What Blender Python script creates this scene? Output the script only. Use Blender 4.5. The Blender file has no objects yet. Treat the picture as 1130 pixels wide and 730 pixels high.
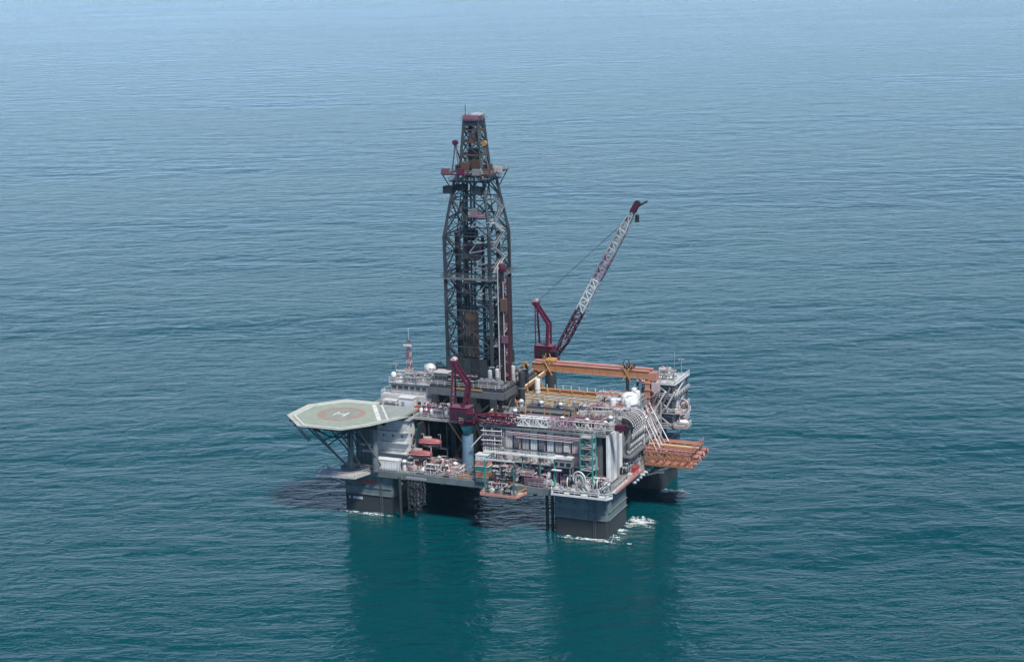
import bpy, bmesh, math, random
import numpy as np
from mathutils import Matrix, Vector

random.seed(7)
rad = math.radians
scene = bpy.context.scene
COL = scene.collection

# ---------------------------------------------------------------- camera
CAM_H, CAM_PITCH, CAM_ROLL = 157.1, 0.2228, 0.0227
cam_data = bpy.data.cameras.new("camera")
cam = bpy.data.objects.new("camera", cam_data)
COL.objects.link(cam)
cam_data.sensor_width = 36.0
cam_data.lens = 2000.0 / 1130.0 * 36.0
cam_data.clip_start = 1.0
cam_data.clip_end = 60000.0
cam.matrix_world = (Matrix.Translation((0, 0, CAM_H)) @ Matrix.Rotation(rad(90) - CAM_PITCH, 4, 'X')
                    @ Matrix.Rotation(-CAM_ROLL, 4, 'Z'))
scene.camera = cam

# ---------------------------------------------------------------- world, sun, exposure
SUN_HEAD, SUN_ELEV = 152.0, 57.0           # heading clockwise from the camera's forward direction
world = bpy.data.worlds.new("World")
scene.world = world
world.use_nodes = True
wn, wl = world.node_tree.nodes, world.node_tree.links
wn.clear()
sky = wn.new('ShaderNodeTexSky')
sky.sky_type = 'NISHITA'
sky.sun_disc = False
sky.sun_elevation = rad(SUN_ELEV)
sky.sun_rotation = rad(SUN_HEAD)
sky.altitude = 0
sky.air_density = 0.31
sky.dust_density = 0.0
sky.ozone_density = 0.0
bg = wn.new('ShaderNodeBackground')
bg.inputs['Strength'].default_value = 0.13
out = wn.new('ShaderNodeOutputWorld')
wl.new(sky.outputs[0], bg.inputs[0])
wl.new(bg.outputs[0], out.inputs[0])

sun_data = bpy.data.lights.new("sun", 'SUN')
sun_data.energy = 3.0
sun_data.angle = rad(10)
sun_data.color = (1.0, 0.95, 0.88)
sun = bpy.data.objects.new("sun", sun_data)
COL.objects.link(sun)
sd = Vector((math.sin(rad(SUN_HEAD)) * math.cos(rad(SUN_ELEV)), math.cos(rad(SUN_HEAD)) * math.cos(rad(SUN_ELEV)), math.sin(rad(SUN_ELEV))))
sun.rotation_euler = sd.to_track_quat('Z', 'Y').to_euler()
sun.location = (0, 400, 400)

vs = scene.view_settings
vs.view_transform = 'Standard'
vs.look = 'None'
vs.gamma = 1.0
vs.exposure = 0.9
vs.use_curve_mapping = False
try:
    scene.cycles.volume_bounces = 1
    scene.cycles.max_bounces = 6
except Exception:
    pass

# ---------------------------------------------------------------- materials
MATS = {}
def newmat(name):
    m = bpy.data.materials.new(name)
    m.use_nodes = True
    return m, m.node_tree.nodes, m.node_tree.links, m.node_tree.nodes['Principled BSDF']

def paint(name, col, rough=0.55, metal=0.0, wear=0.35, rust=0.25, rustcol=(0.10, 0.045, 0.022), jitter=0.25, streak=True):
    """marine paint: tone varies from piece to piece, with blotches, vertical run-off streaks and rust spots"""
    m, n, l, b = newmat(name)
    geo = n.new('ShaderNodeNewGeometry')
    oi = n.new('ShaderNodeObjectInfo')
    n1 = n.new('ShaderNodeTexNoise'); n1.inputs['Scale'].default_value = 0.55; n1.inputs['Detail'].default_value = 6
    l.new(geo.outputs['Position'], n1.inputs['Vector'])
    mp = n.new('ShaderNodeMapping'); mp.inputs['Scale'].default_value = (1.6, 1.6, 0.13 if streak else 1.6)
    l.new(geo.outputs['Position'], mp.inputs['Vector'])
    n2 = n.new('ShaderNodeTexNoise'); n2.inputs['Scale'].default_value = 1.0; n2.inputs['Detail'].default_value = 5; n2.inputs['Roughness'].default_value = 0.65
    l.new(mp.outputs[0], n2.inputs['Vector'])
    # value multiplier
    ma = n.new('ShaderNodeMath'); ma.operation = 'MULTIPLY_ADD'
    l.new(n1.outputs['Fac'], ma.inputs[0]); ma.inputs[1].default_value = wear * 1.6; ma.inputs[2].default_value = 1.0 - wear * 0.8
    mj = n.new('ShaderNodeMath'); mj.operation = 'MULTIPLY_ADD'
    l.new(oi.outputs['Random'], mj.inputs[0]); mj.inputs[1].default_value = jitter * 2; mj.inputs[2].default_value = 1.0 - jitter
    mm = n.new('ShaderNodeMath'); mm.operation = 'MULTIPLY'
    l.new(ma.outputs[0], mm.inputs[0]); l.new(mj.outputs[0], mm.inputs[1])
    hs = n.new('ShaderNodeHueSaturation'); hs.inputs['Color'].default_value = (*col, 1)
    l.new(mm.outputs[0], hs.inputs['Value'])
    cr = n.new('ShaderNodeMapRange'); cr.inputs[1].default_value = 0.56; cr.inputs[2].default_value = 0.78
    cr.inputs[3].default_value = 0.0; cr.inputs[4].default_value = rust * 2.2
    cr.clamp = True
    l.new(n2.outputs['Fac'], cr.inputs[0])
    mx = n.new('ShaderNodeMix'); mx.data_type = 'RGBA'
    l.new(cr.outputs[0], mx.inputs['Factor']); l.new(hs.outputs[0], mx.inputs[6]); mx.inputs[7].default_value = (*rustcol, 1)
    l.new(mx.outputs[2], b.inputs['Base Color'])
    b.inputs['Roughness'].default_value = rough
    b.inputs['Metallic'].default_value = metal
    MATS[name] = m
    return m

paint('boom_grey', (0.30, 0.20, 0.25), 0.5, rust=0.15)
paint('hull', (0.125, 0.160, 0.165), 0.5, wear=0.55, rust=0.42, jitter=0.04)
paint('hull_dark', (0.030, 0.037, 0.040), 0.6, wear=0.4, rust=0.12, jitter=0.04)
paint('lifeboat_red', (0.26, 0.07, 0.07), 0.5, rust=0.15)
paint('rusty', (0.085, 0.050, 0.038), 0.6, rust=0.3)
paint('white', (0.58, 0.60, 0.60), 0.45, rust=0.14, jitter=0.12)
paint('offwhite', (0.40, 0.395, 0.39), 0.5, rust=0.22)
paint('pinkwhite', (0.43, 0.34, 0.34), 0.5, rust=0.25)
paint('grey', (0.24, 0.25, 0.265), 0.5, rust=0.25)
paint('midgrey', (0.11, 0.12, 0.13), 0.55, rust=0.28)
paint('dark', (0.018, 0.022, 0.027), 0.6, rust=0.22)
paint('steel', (0.042, 0.052, 0.060), 0.5, metal=0.2, rust=0.15)
paint('steel_light', (0.30, 0.33, 0.35), 0.4, metal=0.3, rust=0.15)
paint('maroon', (0.088, 0.010, 0.032), 0.45, rust=0.10, jitter=0.15)
paint('mauve_dark', (0.075, 0.02, 0.03), 0.5, rust=0.2)
paint('mauve', (0.20, 0.09, 0.13), 0.5, rust=0.2)
paint('orange', (0.34, 0.165, 0.075), 0.5, rust=0.25, jitter=0.15)
paint('salmon', (0.46, 0.22, 0.175), 0.5, rust=0.2, jitter=0.18)
paint('ochre', (0.42, 0.24, 0.085), 0.5, rust=0.3)
paint('cream', (0.60, 0.52, 0.36), 0.5, rust=0.25, jitter=0.12)
paint('red', (0.38, 0.05, 0.05), 0.45, rust=0.1)
paint('teal', (0.045, 0.22, 0.20), 0.5, rust=0.15)
paint('blue', (0.06, 0.15, 0.28), 0.5, rust=0.12)
paint('pedestal', (0.13, 0.22, 0.29), 0.5, wear=0.3, rust=0.12, jitter=0.06)
paint('rubber', (0.022, 0.022, 0.024), 0.85, rust=0.0)
paint('deck', (0.16, 0.175, 0.18), 0.8, wear=0.5, rust=0.35, jitter=0.08, streak=False)
paint('deck_green', (0.055, 0.12, 0.105), 0.8, wear=0.45, rust=0.25, streak=False)
paint('heli_green', (0.26, 0.31, 0.26), 0.75, wear=0.3, rust=0.05, jitter=0.04, streak=False)
paint('heli_grey', (0.24, 0.27, 0.265), 0.75, wear=0.3, rust=0.06, jitter=0.02, streak=False)
paint('heli_ring', (0.30, 0.20, 0.17), 0.75, wear=0.3, rust=0.05, jitter=0.02, streak=False)
paint('heli_disc', (0.22, 0.25, 0.215), 0.75, wear=0.5, rust=0.12, rustcol=(.34, .2, .15), jitter=0.02, streak=False)
paint('heli_white', (0.54, 0.56, 0.53), 0.7, wear=0.6, rust=0.3, rustcol=(.3, .33, .3), jitter=0.02, streak=False)

def glassmat():
    m, n, l, b = newmat('window_glass')
    b.inputs['Base Color'].default_value = (0.012, 0.02, 0.026, 1)
    b.inputs['Roughness'].default_value = 0.08
    b.inputs['Specular IOR Level'].default_value = 0.8
    MATS['glass'] = m
glassmat()

def netmat():
    m, n, l, b = newmat('safety_net')
    tr = n.new('ShaderNodeBsdfTransparent'); mix = n.new('ShaderNodeMixShader')
    tc = n.new('ShaderNodeNewGeometry')
    ck = n.new('ShaderNodeTexBrick')
    ck.offset = 0; ck.inputs['Scale'].default_value = 2.2; ck.inputs['Mortar Size'].default_value = 0.22
    ck.inputs['Brick Width'].default_value = 0.5; ck.inputs['Row Height'].default_value = 0.5
    ck.inputs['Color1'].default_value = (0, 0, 0, 1); ck.inputs['Color2'].default_value = (0, 0, 0, 1); ck.inputs['Mortar'].default_value = (1, 1, 1, 1)
    l.new(tc.outputs['Position'], ck.inputs['Vector'])
    b.inputs['Base Color'].default_value = (0.42, 0.46, 0.40, 1)
    l.new(ck.outputs['Color'], mix.inputs[0]); l.new(tr.outputs[0], mix.inputs[1]); l.new(b.outputs[0], mix.inputs[2])
    l.new(mix.outputs[0], n['Material Output'].inputs[0])
    MATS['net'] = m
netmat()

def foammat():
    m, n, l, b = newmat('foam')
    b.inputs['Base Color'].default_value = (0.80, 0.84, 0.84, 1)
    b.inputs['Roughness'].default_value = 0.9
    b.inputs['Subsurface Weight'].default_value = 0.0
    MATS['foam'] = m
foammat()

def seamat():
    m, n, l, b = newmat('sea_water')
    geo = n.new('ShaderNodeNewGeometry')
    def noise(scale, rot, detail, rough, dist=0.0, w=None):
        mp = n.new('ShaderNodeMapping'); mp.inputs['Scale'].default_value = scale; mp.inputs['Rotation'].default_value = (0, 0, rot)
        l.new(geo.outputs['Position'], mp.inputs['Vector'])
        t = n.new('ShaderNodeTexNoise'); t.inputs['Scale'].default_value = 1.0; t.inputs['Detail'].default_value = detail
        t.inputs['Roughness'].default_value = rough; t.inputs['Distortion'].default_value = dist
        l.new(mp.outputs[0], t.inputs['Vector'])
        return t
    def bump(tex, strength, dist, prev=None, fac=None):
        bp = n.new('ShaderNodeBump'); bp.inputs['Distance'].default_value = dist; bp.inputs['Strength'].default_value = strength
        l.new(tex.outputs['Fac'], bp.inputs['Height'])
        if prev: l.new(prev.outputs[0], bp.inputs['Normal'])
        if fac: l.new(fac, bp.inputs['Strength'])
        return bp
    # wind lanes and slicks: the small waves are weaker in some long patches
    lanes = noise((0.0016, 0.0075, 1), rad(-7), 4, 0.55, 0.6)
    lr = n.new('ShaderNodeMapRange'); lr.inputs[1].default_value = 0.36; lr.inputs[2].default_value = 0.60; lr.inputs[3].default_value = 0.38; lr.inputs[4].default_value = 1.0
    l.new(lanes.outputs['Fac'], lr.inputs[0])
    # sheltered water in the lee of the rig: the small waves are flatter there
    mp = n.new('ShaderNodeMapping'); mp.vector_type = 'TEXTURE'
    mp.inputs['Location'].default_value = (2, 405, 0); mp.inputs['Scale'].default_value = (62, 105, 1)
    l.new(geo.outputs['Position'], mp.inputs['Vector'])
    ln = n.new('ShaderNodeVectorMath'); ln.operation = 'LENGTH'; l.new(mp.outputs[0], ln.inputs[0])
    ee = n.new('ShaderNodeMapRange'); ee.interpolation_type = 'SMOOTHSTEP'
    ee.inputs[1].default_value = 0.35; ee.inputs[2].default_value = 1.25; ee.inputs[3].default_value = 0.95; ee.inputs[4].default_value = 1.0
    l.new(ln.outputs['Value'], ee.inputs[0])
    ml = n.new('ShaderNodeMath'); ml.operation = 'MULTIPLY'; l.new(lr.outputs[0], ml.inputs[0]); l.new(ee.outputs[0], ml.inputs[1])
    # gusts: broad cells of rougher and calmer water
    gust = noise((0.006, 0.014, 1), rad(20), 4, 0.6, 0.8)
    gr = n.new('ShaderNodeMapRange'); gr.inputs[1].default_value = 0.34; gr.inputs[2].default_value = 0.64; gr.inputs[3].default_value = 0.72; gr.inputs[4].default_value = 1.2
    l.new(gust.outputs['Fac'], gr.inputs[0])
    mg = n.new('ShaderNodeMath'); mg.operation = 'MULTIPLY'; l.new(ml.outputs[0], mg.inputs[0]); l.new(gr.outputs[0], mg.inputs[1])
    # narrow current lines where the surface is slick
    ridge = noise((0.0011, 0.0052, 1), rad(-12), 3, 0.5, 1.2)
    rs = n.new('ShaderNodeMath'); rs.operation = 'SUBTRACT'; l.new(ridge.outputs['Fac'], rs.inputs[0]); rs.inputs[1].default_value = 0.5
    ra = n.new('ShaderNodeMath'); ra.operation = 'ABSOLUTE'; l.new(rs.outputs[0], ra.inputs[0])
    rm = n.new('ShaderNodeMapRange'); rm.interpolation_type = 'SMOOTHSTEP'; rm.inputs[1].default_value = 0.004; rm.inputs[2].default_value = 0.035; rm.inputs[3].default_value = 0.6; rm.inputs[4].default_value = 1.0
    l.new(ra.outputs[0], rm.inputs[0])
    mr = n.new('ShaderNodeMath'); mr.operation = 'MULTIPLY'; l.new(mg.outputs[0], mr.inputs[0]); l.new(rm.outputs[0], mr.inputs[1])
    lr = mr
    b1 = bump(noise((0.022, 0.055, 1), rad(7), 2, 0.5, 0.4), 1.0, 1.6)
    bx_ = bump(noise((0.075, 0.05, 1), rad(38), 3, 0.55, 0.6), 1.0, 1.1, b1)
    b2 = bump(noise((0.095, 0.22, 1), rad(-9), 5, 0.62, 0.5), 1.0, 2.2, bx_, lr.outputs[0])
    b3 = bump(noise((0.42, 0.8, 1), rad(14), 3, 0.6, 0.3), 1.0, 0.5, b2, lr.outputs[0])
    b.inputs['Roughness'].default_value = 0.06
    b.inputs['Specular Tint'].default_value = (0.05, 0.95, 1.0, 1)
    b.inputs['IOR'].default_value = 1.11
    # body colour of deep water, a little greener in broad patches
    big = noise((0.004, 0.007, 1), 0.3, 3, 0.5)
    mx = n.new('ShaderNodeMix'); mx.data_type = 'RGBA'
    mx.inputs[6].default_value = (0.0, 0.037, 0.049, 1)
    mx.inputs[7].default_value = (0.0, 0.052, 0.062, 1)
    l.new(big.outputs['Fac'], mx.inputs['Factor'])
    l.new(mx.outputs[2], b.inputs['Base Color'])
    l.new(b3.outputs[0], b.inputs['Normal'])
    MATS['sea'] = m
seamat()

# ---------------------------------------------------------------- rig frame and builders
# rig-local axes: x along the front face (0 = outer left column corner, 77 = right), y away from the front, z up from the water
YAW = 0.4078
RIG = Matrix.Translation((23.65, 446.4, 0)) @ Matrix.Rotation(-YAW, 4, 'Z') @ Matrix.Translation((-77.0, 0, 0))

UNIT = {}
def unit(shape, mat):
    k = (shape, mat)
    if k in UNIT: return UNIT[k]
    bm = bmesh.new()
    if shape == 'box':
        bmesh.ops.create_cube(bm, size=1)
    elif shape == 'cyl':
        bmesh.ops.create_cone(bm, cap_ends=True, segments=12, radius1=1, radius2=1, depth=1)
    elif shape == 'rod':
        bmesh.ops.create_cone(bm, cap_ends=True, segments=6, radius1=1, radius2=1, depth=1)
    elif shape == 'cone':
        bmesh.ops.create_cone(bm, cap_ends=True, segments=12, radius1=1, radius2=0.35, depth=1)
    elif shape == 'ball':
        bmesh.ops.create_icosphere(bm, subdivisions=2, radius=1)
    elif shape == 'ring':
        R, r, N, M = 1.0, 0.12, 16, 5
        vs_ = [[bm.verts.new(((R + r * math.cos(b_)) * math.cos(a), (R + r * math.cos(b_)) * math.sin(a), r * math.sin(b_)))
                for b_ in [2 * math.pi * j / M for j in range(M)]] for a in [2 * math.pi * i / N for i in range(N)]]
        for i in range(N):
            for j in range(M):
                bm.faces.new((vs_[i][j], vs_[(i + 1) % N][j], vs_[(i + 1) % N][(j + 1) % M], vs_[i][(j + 1) % M]))
    bmesh.ops.recalc_face_normals(bm, faces=bm.faces)
    me = bpy.data.meshes.new(shape + '_' + mat)
    bm.to_mesh(me); bm.free()
    if shape in ('cyl', 'rod', 'ball', 'ring', 'cone'):
        me.polygons.foreach_set('use_smooth', [len(p.vertices) < 5 for p in me.polygons])
    me.materials.append(MATS[mat])
    UNIT[k] = me
    return me

class Bag:
    """collects boxes and bars that make ONE part"""
    def __init__(s): s.v = []; s.f = []
    def box(s, c, d, m=None):
        b = len(s.v); x, y, z = c; a, e, g = d[0] / 2, d[1] / 2, d[2] / 2
        pts = [(x + i * a, y + j * e, z + k * g) for k in (-1, 1) for j in (-1, 1) for i in (-1, 1)]
        s.v += pts
        s.f += [tuple(b + i for i in q) for q in ((0, 2, 3, 1), (4, 5, 7, 6), (0, 1, 5, 4), (2, 6, 7, 3), (0, 4, 6, 2), (1, 3, 7, 5))]
    def bar(s, p, q, w, h=None, sides=4):
        p, q = Vector(p), Vector(q); d = q - p
        if d.length < 1e-6: return
        R = d.to_track_quat('Z', 'Y').to_matrix(); h = h or w; b = len(s.v)
        for e in (p, q):
            for k in range(sides):
                a = 2 * math.pi * (k + .5) / sides; r = math.sqrt(2) if sides == 4 else 1
                s.v.append(tuple(e + R @ Vector((math.cos(a) * w / 2 * r, math.sin(a) * h / 2 * r, 0))))
        for k in range(sides):
            s.f.append((b + k, b + (k + 1) % sides, b + sides + (k + 1) % sides, b + sides + k))
        s.f.append(tuple(b + k for k in reversed(range(sides)))); s.f.append(tuple(b + sides + k for k in range(sides)))
    def tube(s, pts, r, sides=6):
        for a, c in zip(pts[:-1], pts[1:]): s.bar(a, c, 2 * r, sides=sides)

class Thing:
    def __init__(s, name, label, cat, base, group=None, rz=0.0):
        s.base = Vector(base)
        s.o = bpy.data.objects.new(name, None)
        s.o.empty_display_size = 0.5
        COL.objects.link(s.o)
        s.rz = rz
        s.B = Matrix.Translation(s.base) @ Matrix.Rotation(rz, 4, 'Z')
        s.o.matrix_world = RIG @ s.B
        s.o['label'] = label; s.o['category'] = cat
        if group: s.o['group'] = group
        s.local = False            # False: coordinates are rig coordinates; True: relative to the base
    def _add(s, name, me, M, parent=None, kind=None):
        o = bpy.data.objects.new(name, me)
        COL.objects.link(o)
        if not s.local: M = s.B.inverted() @ M
        o.parent = parent or s.o
        if parent is not None:
            o.matrix_parent_inverse = parent.matrix_basis.inverted()
        o.matrix_basis = M
        if kind: o['kind'] = kind
        return o
    def box(s, name, c, d, mat, parent=None, rz=0.0, ry=0.0, rx=0.0):
        M = Matrix.Translation(c) @ Matrix.Rotation(rz, 4, 'Z') @ Matrix.Rotation(ry, 4, 'Y') @ Matrix.Rotation(rx, 4, 'X') @ Matrix.Diagonal((*d, 1))
        return s._add(name, unit('box', mat), M, parent)
    def _along(s, shape, name, p, q, sx, sy, mat, parent):
        p, q = Vector(p), Vector(q); d = q - p
        M = Matrix.Translation((p + q) / 2) @ d.to_track_quat('Z', 'Y').to_matrix().to_4x4() @ Matrix.Diagonal((sx, sy, d.length, 1))
        return s._add(name, unit(shape, mat), M, parent)
    def beam(s, name, p, q, w, mat, h=None, parent=None): return s._along('box', name, p, q, w, h or w, mat, parent)
    def rod(s, name, p, q, r, mat, parent=None): return s._along('rod', name, p, q, r, r, mat, parent)
    def cyl(s, name, p, q, r, mat, parent=None): return s._along('cyl', name, p, q, r, r, mat, parent)
    def cone(s, name, p, q, r, mat, parent=None): return s._along('cone', name, p, q, r, r, mat, parent)
    def ball(s, name, c, r, mat, parent=None, d=None):
        d = d or (r, r, r)
        return s._add(name, unit('ball', mat), Matrix.Translation(c) @ Matrix.Diagonal((*d, 1)), parent)
    def ring(s, name, c, r, axis, mat, parent=None):
        M = Matrix.Translation(c) @ Vector(axis).to_track_quat('Z', 'Y').to_matrix().to_4x4() @ Matrix.Diagonal((r, r, r, 1))
        return s._add(name, unit('ring', mat), M, parent)
    def mesh(s, name, v, f, mat, parent=None, smooth=False, kind=None):
        me = bpy.data.meshes.new(name)
        o0 = Matrix.Identity(4)
        me.from_pydata([tuple(p) for p in v], [], f)
        bm = bmesh.new(); bm.from_mesh(me); bmesh.ops.recalc_face_normals(bm, faces=bm.faces); bm.to_mesh(me); bm.free()
        if smooth: me.polygons.foreach_set('use_smooth', [True] * len(me.polygons))
        me.materials.append(MATS[mat])
        return s._add(name, me, o0, parent, kind)
    def bag(s, name, b, mat, parent=None, smooth=False, kind=None): return s.mesh(name, b.v, b.f, mat, parent, smooth, kind)
    def prism(s, name, poly, z0, z1, mat, parent=None):
        k = len(poly)
        v = [(x, y, z0) for x, y in poly] + [(x, y, z1) for x, y in poly]
        f = [tuple(reversed(range(k))), tuple(range(k, 2 * k))] + [(i, (i + 1) % k, k + (i + 1) % k, k + i) for i in range(k)]
        return s.mesh(name, v, f, mat, parent)
    def rail(s, pts, mat='offwhite', parent=None, h=1.15, closed=False, step=2.0, r=0.045):
        b = Bag()
        P = [Vector(p) for p in pts]
        if closed: P.append(P[0])
        for a, c in zip(P[:-1], P[1:]):
            n_ = max(1, int((c - a).length / step))
            for hh in (h, h * .55): b.bar(a + Vector((0, 0, hh)), c + Vector((0, 0, hh)), r * 2)
            for i in range(n_ + 1):
                q = a.lerp(c, i / n_); b.bar(q, q + Vector((0, 0, h)), r * 2)
        return s.bag('railing', b, mat, parent)

def dup(t, base, rz=0.0, label=None, group=None):
    r = t.o.copy(); COL.objects.link(r)
    r.matrix_world = RIG @ Matrix.Translation(base) @ Matrix.Rotation(rz, 4, 'Z')
    if label: r['label'] = label
    if group: r['group'] = group
    for ch in KIDS(t.o):
        c = ch.copy(); COL.objects.link(c); c.parent = r
        for g in KIDS(ch):
            d = g.copy(); COL.objects.link(d); d.parent = c
    return r
def KIDS(o): return list(o.children)

def arc(c, r, a0, a1, u, w, n=10):
    c, u, w = Vector(c), Vector(u), Vector(w)
    return [c + u * (r * math.cos(a0 + (a1 - a0) * i / n)) + w * (r * math.sin(a0 + (a1 - a0) * i / n)) for i in range(n + 1)]

def rounded(x0, y0, x1, y1, r, n=4):
    p = []
    for cx, cy, a in ((x1 - r, y0 + r, -90), (x1 - r, y1 - r, 0), (x0 + r, y1 - r, 90), (x0 + r, y0 + r, 180)):
        for i in range(n + 1):
            t = rad(a + 90 * i / n); p.append((cx + r * math.cos(t), cy + r * math.sin(t)))
    return p

# ================================================================ SEA
def make_sea():
    S = 15000.0
    v = [(-S, -2000, 0), (S, -2000, 0), (S, 2 * S, 0), (-S, 2 * S, 0)]
    me = bpy.data.meshes.new('sea')
    me.from_pydata(v, [], [(0, 1, 2, 3)])
    me.materials.append(MATS['sea'])
    o = bpy.data.objects.new('sea', me); COL.objects.link(o); o['kind'] = 'structure'
make_sea()

def make_haze():
    bm = bmesh.new(); bmesh.ops.create_cube(bm, size=1)
    me = bpy.data.meshes.new('haze'); bm.to_mesh(me); bm.free()
    m = bpy.data.materials.new('haze_air'); m.use_nodes = True
    n, l = m.node_tree.nodes, m.node_tree.links; n.clear()
    pv = n.new('ShaderNodeVolumePrincipled'); ou = n.new('ShaderNodeOutputMaterial')
    pv.inputs['Color'].default_value = (0.5, 0.8, 1.0, 1)
    pv.inputs['Density'].default_value = 0.00003
    pv.inputs['Anisotropy'].default_value = 0.2
    l.new(pv.outputs[0], ou.inputs['Volume'])
    me.materials.append(m)
    o = bpy.data.objects.new('haze', me); COL.objects.link(o); o['kind'] = 'stuff'
    o.location = (0, 13900, 84.5); o.scale = (31000, 32600, 171)
make_haze()

# ================================================================ HULL
hull = Thing('rig_hull', 'grey steel hull of the drilling rig on square columns in the sea', 'oil rig', (38.5, 29.5, 0))
for (cx, cy) in ((0, 0), (62, 0), (62, 44), (0, 44)):
    p = hull.prism('column', rounded(cx, cy, cx + 15, cy + 15, 0.9), 4.8, 10.6, 'hull')
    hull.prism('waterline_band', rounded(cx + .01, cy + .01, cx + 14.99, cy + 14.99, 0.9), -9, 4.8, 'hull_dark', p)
    b = Bag()
    for k in (4.9, 7.0):
        b.box((cx + 7.5, cy - 0.12, k), (14.2, 0.24, 0.22)); b.box((cx + 15.12, cy + 7.5, k), (0.24, 14.2, 0.22))
    hull.bag('fender_rail', b, 'hull', p)
    b = Bag()
    lx = cx + 11.5
    for dx in (-.3, .3): b.bar((lx + dx, cy - .35, -1), (lx + dx, cy - .35, 10.6), .09)
    for i in range(24): b.bar((lx - .3, cy - .35, -1 + i * .48), (lx + .3, cy - .35, -1 + i * .48), .06)
    hull.bag('ladder', b, 'midgrey', p)
# lower deck slab, bulkheads under it, main deck
hull.prism('lower_deck', rounded(-0.6, -1.2, 77.6, 59.6, 1.0), 10.6, 12.3, 'hull')
hull.prism('deck_plating', rounded(-0.5, -1.1, 77.5, 59.5, 1.0), 12.3, 12.42, 'deck')
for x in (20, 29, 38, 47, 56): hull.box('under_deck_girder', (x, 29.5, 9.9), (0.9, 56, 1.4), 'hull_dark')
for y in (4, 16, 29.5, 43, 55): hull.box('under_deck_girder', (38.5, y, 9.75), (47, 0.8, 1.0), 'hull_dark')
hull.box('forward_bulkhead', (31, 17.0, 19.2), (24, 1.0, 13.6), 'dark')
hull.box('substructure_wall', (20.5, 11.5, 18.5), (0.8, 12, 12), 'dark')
for x in (21.5, 27, 33, 39): hull.box('substructure_column', (x, 14.6, 21.5), (1.5, 1.5, 18.4), 'steel')
for x0, x1 in ((21.5, 27), (27, 33), (33, 39)):
    hull.beam('substructure_brace', (x0, 14.4, 13), (x1, 14.4, 24), .6, 'dark')
    hull.beam('substructure_brace', (x1, 14.3, 13), (x0, 14.3, 24), .6, 'dark')
# right hand module with main deck
hull.box('module_core', (56.6, 21.2, 19.2), (34, 32, 13.7), 'midgrey')
hull.prism('main_deck', rounded(39.2, 4.0, 75.0, 37.6, 0.4), 26.05, 26.65, 'deck')
hull.prism('main_deck_left', [(0, 16), (39.1, 16), (39.1, 46), (0, 46)], 25.0, 25.6, 'deck')
hull.box('aft_module', (19, 34.5, 19), (36, 22, 11.9), 'midgrey')
# corrugated wall panels on the front of the module
def corrugated(x0, x1, z0, z1, y, n_, depth=.22):
    v, f = [], []
    w = (x1 - x0) / n_
    prof = []
    for i in range(n_):
        a = x0 + i * w
        prof += [(a, y), (a + w * .35, y), (a + w * .5, y - depth), (a + w * .85, y - depth)]
    prof.append((x1, y))
    for (x, yy) in prof: v += [(x, yy, z0), (x, yy, z1)]
    for i in range(len(prof) - 1): f.append((2 * i, 2 * i + 2, 2 * i + 3, 2 * i + 1))
    k = len(v)
    v += [(x0, y + .3, z0), (x1, y + .3, z0), (x1, y + .3, z1), (x0, y + .3, z1)]
    f.append((k, k + 3, k + 2, k + 1))
    return v, f
xs = 46.6
for i in range(11):
    w = 2.35
    top = 26.0 if i % 4 else 25.7
    v, f = corrugated(xs + .06, xs + w - .06, 17.6, top, 4.8, 5)
    hull.mesh('wall_panel', v, f, ['offwhite', 'pinkwhite', 'offwhite', 'white', 'grey', 'white', 'offwhite'][i % 7])
    hull.box('panel_rail', (xs + w / 2, 4.5, 20.7), (w - .2, .12, .2), 'midgrey')
    hull.box('panel_gap', (xs + w, 4.55, 23.3), (.22, .2, 5.0), 'dark')
    if i % 3 == 1: hull.box('wall_cabinet', (xs + 1.1, 4.2, 22.0), (1.3, .7, 1.5), ('midgrey', 'mauve', 'offwhite')[i % 3 - 1 if i < 5 else 2]); hull.rod('conduit', (xs + 1.6, 4.3, 22.7), (xs + 1.6, 4.3, 26), .08, 'grey')
    hull.box('panel_post', (xs, 4.66, 21.9), (.16, .3, 8.6), 'grey')
    if i in (2, 4, 6, 9):
        hull.box('wall_door', (xs + 1.2, 4.38, 18.75), (1.0, .12, 2.1), 'midgrey')
    xs += w
for k, m in enumerate(('pinkwhite', 'grey', 'mauve', 'offwhite')): hull.rod('wall_pipe', (47 + k, 4.1, 25.2 - k * .42), (72 - 2 * k, 4.1, 25.2 - k * .42), .12, m)
hull.box('wall_girder', (59.5, 4.5, 26.3), (27, .5, .7), 'offwhite')
hull.box('wall_girder', (59.5, 4.4, 17.4), (27, .7, .5), 'grey')
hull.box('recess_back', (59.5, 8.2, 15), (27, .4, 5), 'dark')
# right side wall panels
for i in range(5):
    y0 = 4.9 + i * 2.2
    b = Bag()
    b.box((75.2, y0 + 1.05, 19.6), (.5, 2.05, 13.2 if i < 4 else 9))
    for k in range(3): b.box((75.5, y0 + .4 + k * .7, 19.6), (.14, .12, 13.0 if i < 4 else 8.8))
    hull.bag('side_wall_panel', b, 'white' if i % 2 == 0 else 'offwhite')
for i in range(9):
    hull.box('side_wall_frame', (75.0, 18 + i * 4.4, 18.5), (.6, .5, 12), 'grey')
hull.box('side_bulkhead', (74.0, 37, 18.6), (.5, 40, 12.2), 'midgrey')
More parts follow.
